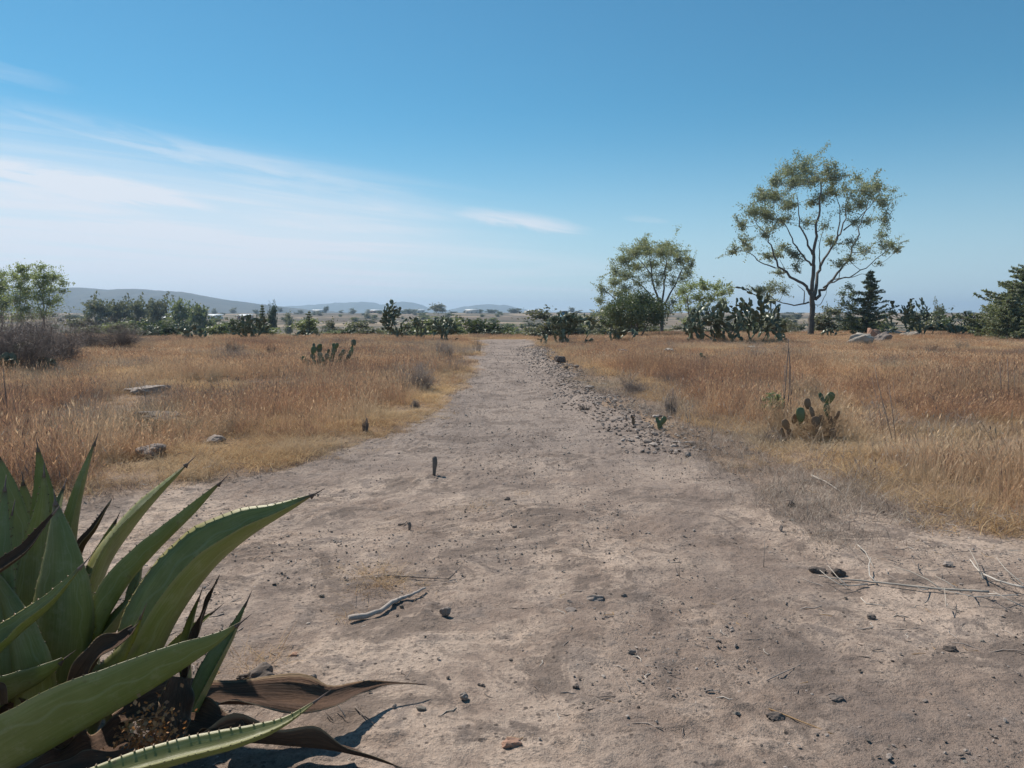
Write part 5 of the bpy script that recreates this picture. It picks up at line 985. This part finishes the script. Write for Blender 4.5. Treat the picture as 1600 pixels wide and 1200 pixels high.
for (px, y, wid, hh, wm, lab) in [(163, 150, 2.6, 1.4, 'wallw', 'low white roofed shed right of the left brush'), (262, 420, 9, 2.6, 'wallw', 'white farmhouse behind the valley row of trees'), (305, 560, 12, 2.8, 'wallw', 'long pale farmhouse right of the valley trees near the hill'), (338, 520, 9, 2.5, 'wallw', 'white house in the fields right of the valley row'), (385, 480, 8, 2.6, 'brickwall', 'brick house above the dark conifer on the left'), (240, 640, 12, 2.8, 'brickwall', 'distant brick house under the hill crest'),
    (622, 900, 18, 4.2, 'wallw', 'white house on the skyline right of the tall narrow nopal'), (655, 930, 14, 3.6, 'wallw', 'small pale house on the skyline left of the open-crowned tree'), (738, 900, 16, 4, 'wallw', 'pale house on the skyline near the path'), (835, 880, 16, 4, 'brickwall', 'brick house on the skyline left of the blue tank'), (588, 950, 14, 3.6, 'brickwall', 'brick house on the skyline left of the tall narrow nopal'), (1092, 700, 12, 3.2, 'wallw', 'pale house seen through the small eucalyptus'), (1058, 130, 2.4, 1.2, 'wallw', 'small white shed beyond the field between the eucalyptuses'), (500, 950, 16, 3.6, 'wallw', 'pale house on the skyline above the olive shrub')]:
    house(px, y, wid, hh, wm, lab, RNG.uniform(-.3, .3))
b_, h_, s_ = put(882, 487, 120); r = empty('water_tank', b_); tag(r, 'blue water tank on a stand beyond the dense nopal by the path', 'tank'); wd = 15*s_
b = MB(); b.tube([(0, 0, h_*.45), (0, 0, h_*.5), (0, 0, h_*.95), (0, 0, h_)], [wd/2*.96, wd/2, wd/2, wd/2*.5], 16); b.build('tank', M['tank'], r, False)
b = MB(); b.tube([(0, 0, h_), (0, 0, h_+0.12)], [wd*.56, wd*.5], 12); b.build('lid', M['metal'], r)
for sx, sy in ((-1, -1), (1, -1), (-1, 1), (1, 1)): b = MB(); b.tube([(sx*wd*.36, sy*wd*.36, -.2), (sx*wd*.36, sy*wd*.36, h_*.46)], [.09, .09], 6); b.build('leg', M['metal'], r)
b_, h_, s_ = put(696, 478, 500)
r = empty('power_pole', b_); tag(r, 'thin power pole on the skyline right of the open-crowned tree', 'pole'); b = MB(); b.tube([(0, 0, 0), (0, 0, h_)], [.16, .1], 6); b.build('post', M['stick'], r); b = MB(); box(b, -1, 1, -.08, .08, h_-.7, h_-.5); b.build('crossarm', M['stick'], r)

# ------------------------------------------------------------------ scattered ground cover (geometry nodes)
def scatter(name, protos_me, pts, rot, scl, idx, label=None, cat=None):
    coll = bpy.data.collections.new(name+'_sources')
    for i, me in enumerate(protos_me): coll.objects.link(bpy.data.objects.new('%s_source_%02d' % (name, i), me))
    me = bpy.data.meshes.new(name); me.vertices.add(len(pts)); me.vertices.foreach_set('co', np.asarray(pts, np.float32).ravel())
    for nm, ty, arr, key in (('rot', 'FLOAT_VECTOR', rot, 'vector'), ('scl', 'FLOAT_VECTOR', scl, 'vector'), ('idx', 'INT', idx, 'value')):
        a = me.attributes.new(nm, ty, 'POINT'); a.data.foreach_set(key, np.asarray(arr).astype(np.int32 if ty == 'INT' else np.float32).ravel())
    o = link(name, me); tr = bpy.data.node_groups.new(name+'_nodes', 'GeometryNodeTree')
    tr.interface.new_socket('Geometry', in_out='INPUT', socket_type='NodeSocketGeometry'); tr.interface.new_socket('Geometry', in_out='OUTPUT', socket_type='NodeSocketGeometry')
    gi = tr.nodes.new('NodeGroupInput'); go = tr.nodes.new('NodeGroupOutput'); ip = tr.nodes.new('GeometryNodeInstanceOnPoints'); ci = tr.nodes.new('GeometryNodeCollectionInfo')
    ci.inputs['Collection'].default_value = coll; ci.inputs['Separate Children'].default_value = True; ci.inputs['Reset Children'].default_value = True
    def na(nm, ty): q = tr.nodes.new('GeometryNodeInputNamedAttribute'); q.data_type = ty; q.inputs['Name'].default_value = nm; return q.outputs['Attribute']
    tr.links.new(gi.outputs[0], ip.inputs['Points']); tr.links.new(ci.outputs[0], ip.inputs['Instance']); ip.inputs['Pick Instance'].default_value = True
    tr.links.new(na('idx', 'INT'), ip.inputs['Instance Index']); tr.links.new(na('rot', 'FLOAT_VECTOR'), ip.inputs['Rotation']); tr.links.new(na('scl', 'FLOAT_VECTOR'), ip.inputs['Scale']); tr.links.new(ip.outputs[0], go.inputs[0])
    md = o.modifiers.new('scatter', 'NODES'); md.node_group = tr; tag(o, label, cat, kind='stuff'); return o
def tuft(mk, nb, h, spread, wd, lean, seed, seg=3, heads=False, droop=0.3):
    r = np.random.default_rng(seed); b = MB()
    for k in range(nb):
        a = r.uniform(0, 6.28); p0 = np.array([r.normal()*spread, r.normal()*spread, -0.01]); ln = h*r.uniform(.45, 1.1); le = lean*abs(r.normal())+0.05; a2 = a+r.normal()*.6
        d = np.array([math.cos(a2), math.sin(a2), 0]); sd_ = np.array([-d[1], d[0], 0])*wd*r.uniform(.6, 1.3)*0.5
        c = []
        for q in np.linspace(0, 1, seg+1): c.append(p0+d*ln*(le*q+droop*lean*q*q)+np.array([0, 0, ln*(q-droop*0.5*q*q)/max(1, (1+le*.5))]))
        V = []; 
        for q, p in zip(np.linspace(0, 1, seg+1), c): f = (1-q*0.85); V += [p-sd_*f, p+sd_*f]
        b.add(V, [(2*i, 2*i+1, 2*i+3, 2*i+2) for i in range(seg)])
        if heads and r.random() < heads:
            e = c[-1]; u = (c[-1]-c[-2]); u /= np.linalg.norm(u); w2 = sd_/np.linalg.norm(sd_)*wd*1.5; L2 = 0.05*r.uniform(.6, 1.4)
            b.add([e-u*L2, e-w2-u*L2*.3, e+u*L2*.4, e+w2-u*L2*.3], [(0, 1, 2, 3)])
    return b.mesh('tuft', M[mk])
def sample(n_, y0_, y1_, powr=1.0, wide=0.80):
    u = RNG.random(n_); y = (y0_**(2-powr)+(y1_**(2-powr)-y0_**(2-powr))*u)**(1/(2-powr)) if powr < 2 else y0_*(y1_/y0_)**u
    x = (RNG.random(n_)*2-1)*(y*wide+1.5); return x, y
EXC = []
for (px, py, wp) in [(520, 574, 100), (228, 722, 74), (240, 666, 100), (225, 620, 80), (332, 696, 34), (1272, 694, 46), (1098, 568, 20), (1352, 545, 70), (1415, 530, 70), (877, 570, 24), (973, 556, 26), (1045, 553, 24), (1207, 657, 44), (250, 690, 30), (60, 700, 90), (620, 640, 40), (450, 660, 60), (130, 640, 60), (1480, 760, 70), (1330, 720, 60)]:
    g = GH(px, py); EXC.append((g[0], g[1], wp*depth_of(g[1])/FPX*0.5))
def keep(x, y):
    k = np.ones(len(x), bool)
    for (ex, ey, er) in EXC:
        dy = np.where(y < ey, (ey-y)/(er*1.0+ey*0.10), (y-ey)/(er*0.5)); k &= (((x-ex)/er)**2+dy**2 > 0.6+0.5*RNG.random(len(x)))
    return k
def mk_scatter(name, protos_me, x, y, s0, s1, hs=None, tilt=0.12, label=None, cat=None, sink=0.0, lod=0.0):
    if cat == 'grass' and 'golden' not in name and 'straw' not in name:
        kk = keep(x, y); x = x[kk]; y = y[kk]
        if hs is not None: hs = np.asarray(hs)[kk]
    n_ = len(x); z = gz(x, y)-sink; rot = np.stack([RNG.normal(size=n_)*tilt, RNG.normal(size=n_)*tilt, RNG.random(n_)*6.28], 1)
    s = RNG.uniform(s0, s1, n_)*(1+lod*y); sc_ = np.stack([s, s, s*(hs if hs is not None else 1)], 1)
    print(name, n_)
    return scatter(name, protos_me, np.stack([x, y, z], 1), rot, sc_, RNG.integers(0, len(protos_me), n_), label, cat)
tall = [tuft('g_tall', 46, [0.55, 0.42, 0.7, 0.5, 0.35, 0.62, .45, .3][k], [.09, .05, .12, .07, .13, .06, .1, .14][k], 0.0042, [.35, .2, .5, .3, .9, .25, .7, 1.1][k], 200+k, heads=[.5, .2, .5, .1, .3, .6, .1, .2][k]) for k in range(8)]
tallf = [tuft('g_tall', 60, 0.50, 0.17, 0.0075, 0.35, 220+k, seg=2, heads=0.3) for k in range(5)]
gold = [tuft('g_gold', 60, 0.17, 0.09, 0.0045, 0.8, 240+k, droop=.8) for k in range(5)]
goldf = [tuft('g_gold', 40, 0.22, 0.16, 0.011, 0.7, 260+k, seg=2, droop=.6) for k in range(4)]
grey = [tuft('g_grey', 34, 0.20, 0.11, 0.0035, 0.9, 280+k, droop=.5) for k in range(5)]
# tall dry grass
x, y = sample(42000, 5.5, 24, 0.6); pd = pdist(x, y); tn = fbm(x*0.35, y*0.35, 3, 70); rs = np.where(x > 0, 1.0, 0.0); k = (pd < -0.25) & (RNG.random(len(x)) < sstep(-pd-rs*0.8, 0.2, 1.6)*sstep(tn, 0.36, 0.60)*(0.40+0.60*sstep(x, -2, 4)))
x, y, pd, tn = x[k], y[k], pd[k], tn[k]; mk_scatter('tall_grass', tall, x, y, 0.55, 1.15, hs=0.55+0.75*sstep(tn, .35, .7), label='tall reddish-brown dry grass of the near field', cat='grass')
x, y = sample(60000, 22, 72, 0.3, 0.74); pd = pdist(x, y); tn = fbm(x*0.2, y*0.2, 3, 71); k = (pd < -0.2) & (RNG.random(len(x)) < sstep(-pd, 0.1, 1.8)*(0.25+0.75*sstep(tn, 0.35, 0.6))) & (y < field_edge(x, y)+8)
x, y, tn = x[k], y[k], tn[k]; mk_scatter('distant_tall_grass', tallf, x, y, 0.6, 1.1, hs=0.5+0.5*sstep(tn, .4, .65), label='reddish-brown dry grass covering the far field', cat='grass')
# golden short grass
x, y = sample(44000, 5.5, 24, 0.6); pd = pdist(x, y); tn = fbm(x*0.5, y*0.5, 3, 72); k = (pd < 0.10) & (RNG.random(len(x)) < sstep(-pd-np.where(x > 0, .7, 0.), -0.15, 0.6)*(0.08+0.92*sstep(tn, 0.42, 0.62))*(1-0.55*sstep(x, 0, 2)*(1-sstep(-pd, .5, 1.6))))
x, y = x[k], y[k]; mk_scatter('golden_grass', gold, x, y, 0.5, 1.35, label='short matted golden grass of the near field', cat='grass')
x, y = sample(42000, 20, 72, 0.3, 0.74); pd = pdist(x, y); k = (pd < 0.15) & (RNG.random(len(x)) < sstep(-pd, -0.1, .8)) & (y < field_edge(x, y)+8)
x, y = x[k], y[k]; mk_scatter('distant_golden_grass', goldf, x, y, 0.6, 1.2, label='short golden grass covering the far field', cat='grass')
dw = []
for k in range(20):
    px = RNG.uniform(20, 700) if k % 3 else RNG.uniform(1250, 1600); y = RNG.uniform(8, 38); x = (px-800)/FPX*y
    if pdist(np.array([x]), np.array([y]))[0] > -0.9: continue
    if len(dw) < 6: dw.append(brush('dead_bush', 'tangled dark dead weed bush rising out of the dry grass', (x, y, Hs(x, y)), RNG.uniform(.7, 1.4), RNG.uniform(.35, .55), 70, tw=0.004, sub=5, mk='g_grey', group='dead weed bushes in the dry grass'))
    else: copy_tree(dw[k % 6], (x, y, Hs(x, y)), RNG.uniform(0, 6), RNG.uniform(.7, 1.3))
greyt = [tuft('g_grey', 40, 0.42, 0.10, 0.0042, 0.5, 290+k, heads=0.15) for k in range(5)]
x, y = sample(26000, 6, 50, 0.6); pd = pdist(x, y); tn = fbm(x*0.3, y*0.3, 3, 79); k = (pd < -0.4) & (RNG.random(len(x)) < sstep(tn, 0.42, 0.65)*np.where(x < 0, .9, .35)); x, y = x[k], y[k]
mk_scatter('grey_tall_grass', greyt, x, y, 0.6, 1.2, label='grey dead weeds mixed into the dry grass', cat='grass', lod=.006)
# grey litter grass near right border and sparse tufts
x, y = sample(30000, 4.0, 22, 0.6); pd = pdist(x, y); tn = fbm(x*0.7, y*0.7, 3, 73); k = (pd < 0.8) & (pd > -3.4) & (RNG.random(len(x)) < sstep(tn, 0.33, 0.58)*np.where(x > 0, 1.0, 0.45)*(1-sstep(pd, 0.1, .8)))
x, y = x[k], y[k]; mk_scatter('grey_litter_grass', grey, x, y, 0.4, 1.1, label='grey withered grass and litter along the borders of the path', cat='grass')
# yellow straw clumps along the left border
pts = []
for (px, py, sp_, n_) in [(715, 580, 14, 70), (700, 595, 14, 70), (672, 640, 22, 60), (640, 655, 22, 60), (600, 668, 22, 50), (560, 680, 22, 45), (480, 700, 30, 50), (420, 715, 28, 45), (588, 890, 14, 16), (575, 905, 10, 9), (600, 900, 10, 8), (535, 880, 10, 5), (400, 1027, 8, 6), (1085, 662, 10, 12), (1130, 672, 16, 10), (750, 786, 22, 7), (555, 950, 16, 4), (640, 900, 14, 3), (820, 765, 12, 4), (1200, 720, 24, 12)]:
    for k in range(n_):
        g = G(px+RNG.normal()*sp_, py+RNG.normal()*sp_*0.32); pts.append(g)
pts = np.array(pts); mk_scatter('straw_clumps', gold, pts[:, 0], pts[:, 1], 0.35, 0.85, label='yellow straw clumps along the left border and on the path', cat='grass', sink=-0.02)
# gravel, clods and litter on the bare soil
PEB = {}
for mk in ('stone', 'lava', 'palestone'):
    L_ = []
    for k in range(3): me = rock_bm(300+k, 1, 1, 1, .6); me.materials.append(M[mk]); L_.append(me)
    PEB[mk] = L_
peb = PEB['stone']*4+PEB['lava']+PEB['palestone'][:1]
x, y = sample(150000, 2.0, 24, 1.0, 0.78); pd = pdist(x, y); tn = fbm(x*1.3, y*1.3, 5, 74); s = 0.003+0.020*RNG.random(len(x))**7+0.0004*y
k = (pd > -0.8) & (RNG.random(len(x)) < 0.06+0.94*sstep(tn, 0.46, 0.60)); x, y, s = x[k], y[k], s[k]
def pebbles(name, x, y, s, protos_me, label, lift=0.25):
    n_ = len(x); z = H(x, y)+rough(x, y)+0.006; rot = np.stack([RNG.normal(size=n_)*.3, RNG.normal(size=n_)*.3, RNG.random(n_)*6.28], 1)
    sc_ = np.stack([s*RNG.uniform(.8, 1.5, n_), s, s*RNG.uniform(.5, 1.0, n_)], 1); print(name, n_)
    return scatter(name, protos_me, np.stack([x, y, z+s*lift], 1), rot, sc_, RNG.integers(0, len(protos_me), n_), label, 'gravel')
pebbles('gravel', x, y, s*1.1, peb, 'small dark and grey grit and clods strewn over the bare soil')
y = 3.2+19*RNG.random(9000)**1.3; x = 0.62+0.02*y+0.5*(fbm(y*.25, y*0, 2, 91)-.5)+RNG.normal(size=len(y))*(.26+.012*y); k = RNG.random(len(x)) < sstep(fbm(x*2, y*1.1, 3, 92), .38, .6); x, y = x[k], y[k]
pebbles('grit_lane', x, y, (0.005+0.018*RNG.random(len(x))**5)*(.9+.02*y), PEB['stone'], 'dark gravel washed into a lane down the middle of the path')
x, y = sample(9000, 9, 52, 0.9, 0.2); x = RNG.uniform(-1, 1, len(y)); x = path_l(y)+(path_r(y)-path_l(y))*(x*.5+.5); k = RNG.random(len(x)) < 0.5*sstep(fbm(x*.8, y*.5, 3, 77), .35, .6); x, y = x[k], y[k]; pebbles('path_gravel', x, y, (0.014+0.03*RNG.random(len(x))**4)*(1+y*0.008), peb, 'coarser gravel on the far stretch of the path')
y = 9+35*RNG.random(3800)**1.2; x = path_r(y)-0.3+RNG.normal(size=len(y))*(.25+.010*y); pebbles('rubble', x, y, (0.025+0.05*RNG.random(len(x))**2)*(.9+y*.01), PEB['stone']+PEB['lava'][:1], 'small rubble of the stone strip along the right edge of the path')
def chip(mk, L_, W_, seed):
    r = np.random.default_rng(seed); b = MB(); q = []
    for t in np.linspace(-.5, .5, 5): q.append((t*L_, r.normal()*L_*.08, 0.002+abs(r.normal())*L_*.03))
    b.tube(q, [W_*.5, W_*.6, W_*.3], 4); return b.mesh('twiglet', M[mk])
tw_ = [chip(['stick', 'whitestick', 'stick', 'g_gold', 'stick'][k % 5], [.10, .07, .14, .09, .05][k % 5], [.004, .003, .0035, .0025, .006][k % 5], 400+k) for k in range(10)]
x, y = sample(5200, 2.2, 14, 1.1, 0.78); pd = pdist(x, y); tn = fbm(x*.9, y*.9, 3, 75); k = (pd > -1.5) & (RNG.random(len(x)) < .10+.9*sstep(tn, .5, .68)+0.5*sstep(x, 2, 4)); x, y = x[k], y[k]
mk_scatter('twig_litter', tw_, x, y, .5, 1.6, tilt=.08, label='thin broken twigs and straw bits littering the bare soil', cat='litter', sink=-0.045)
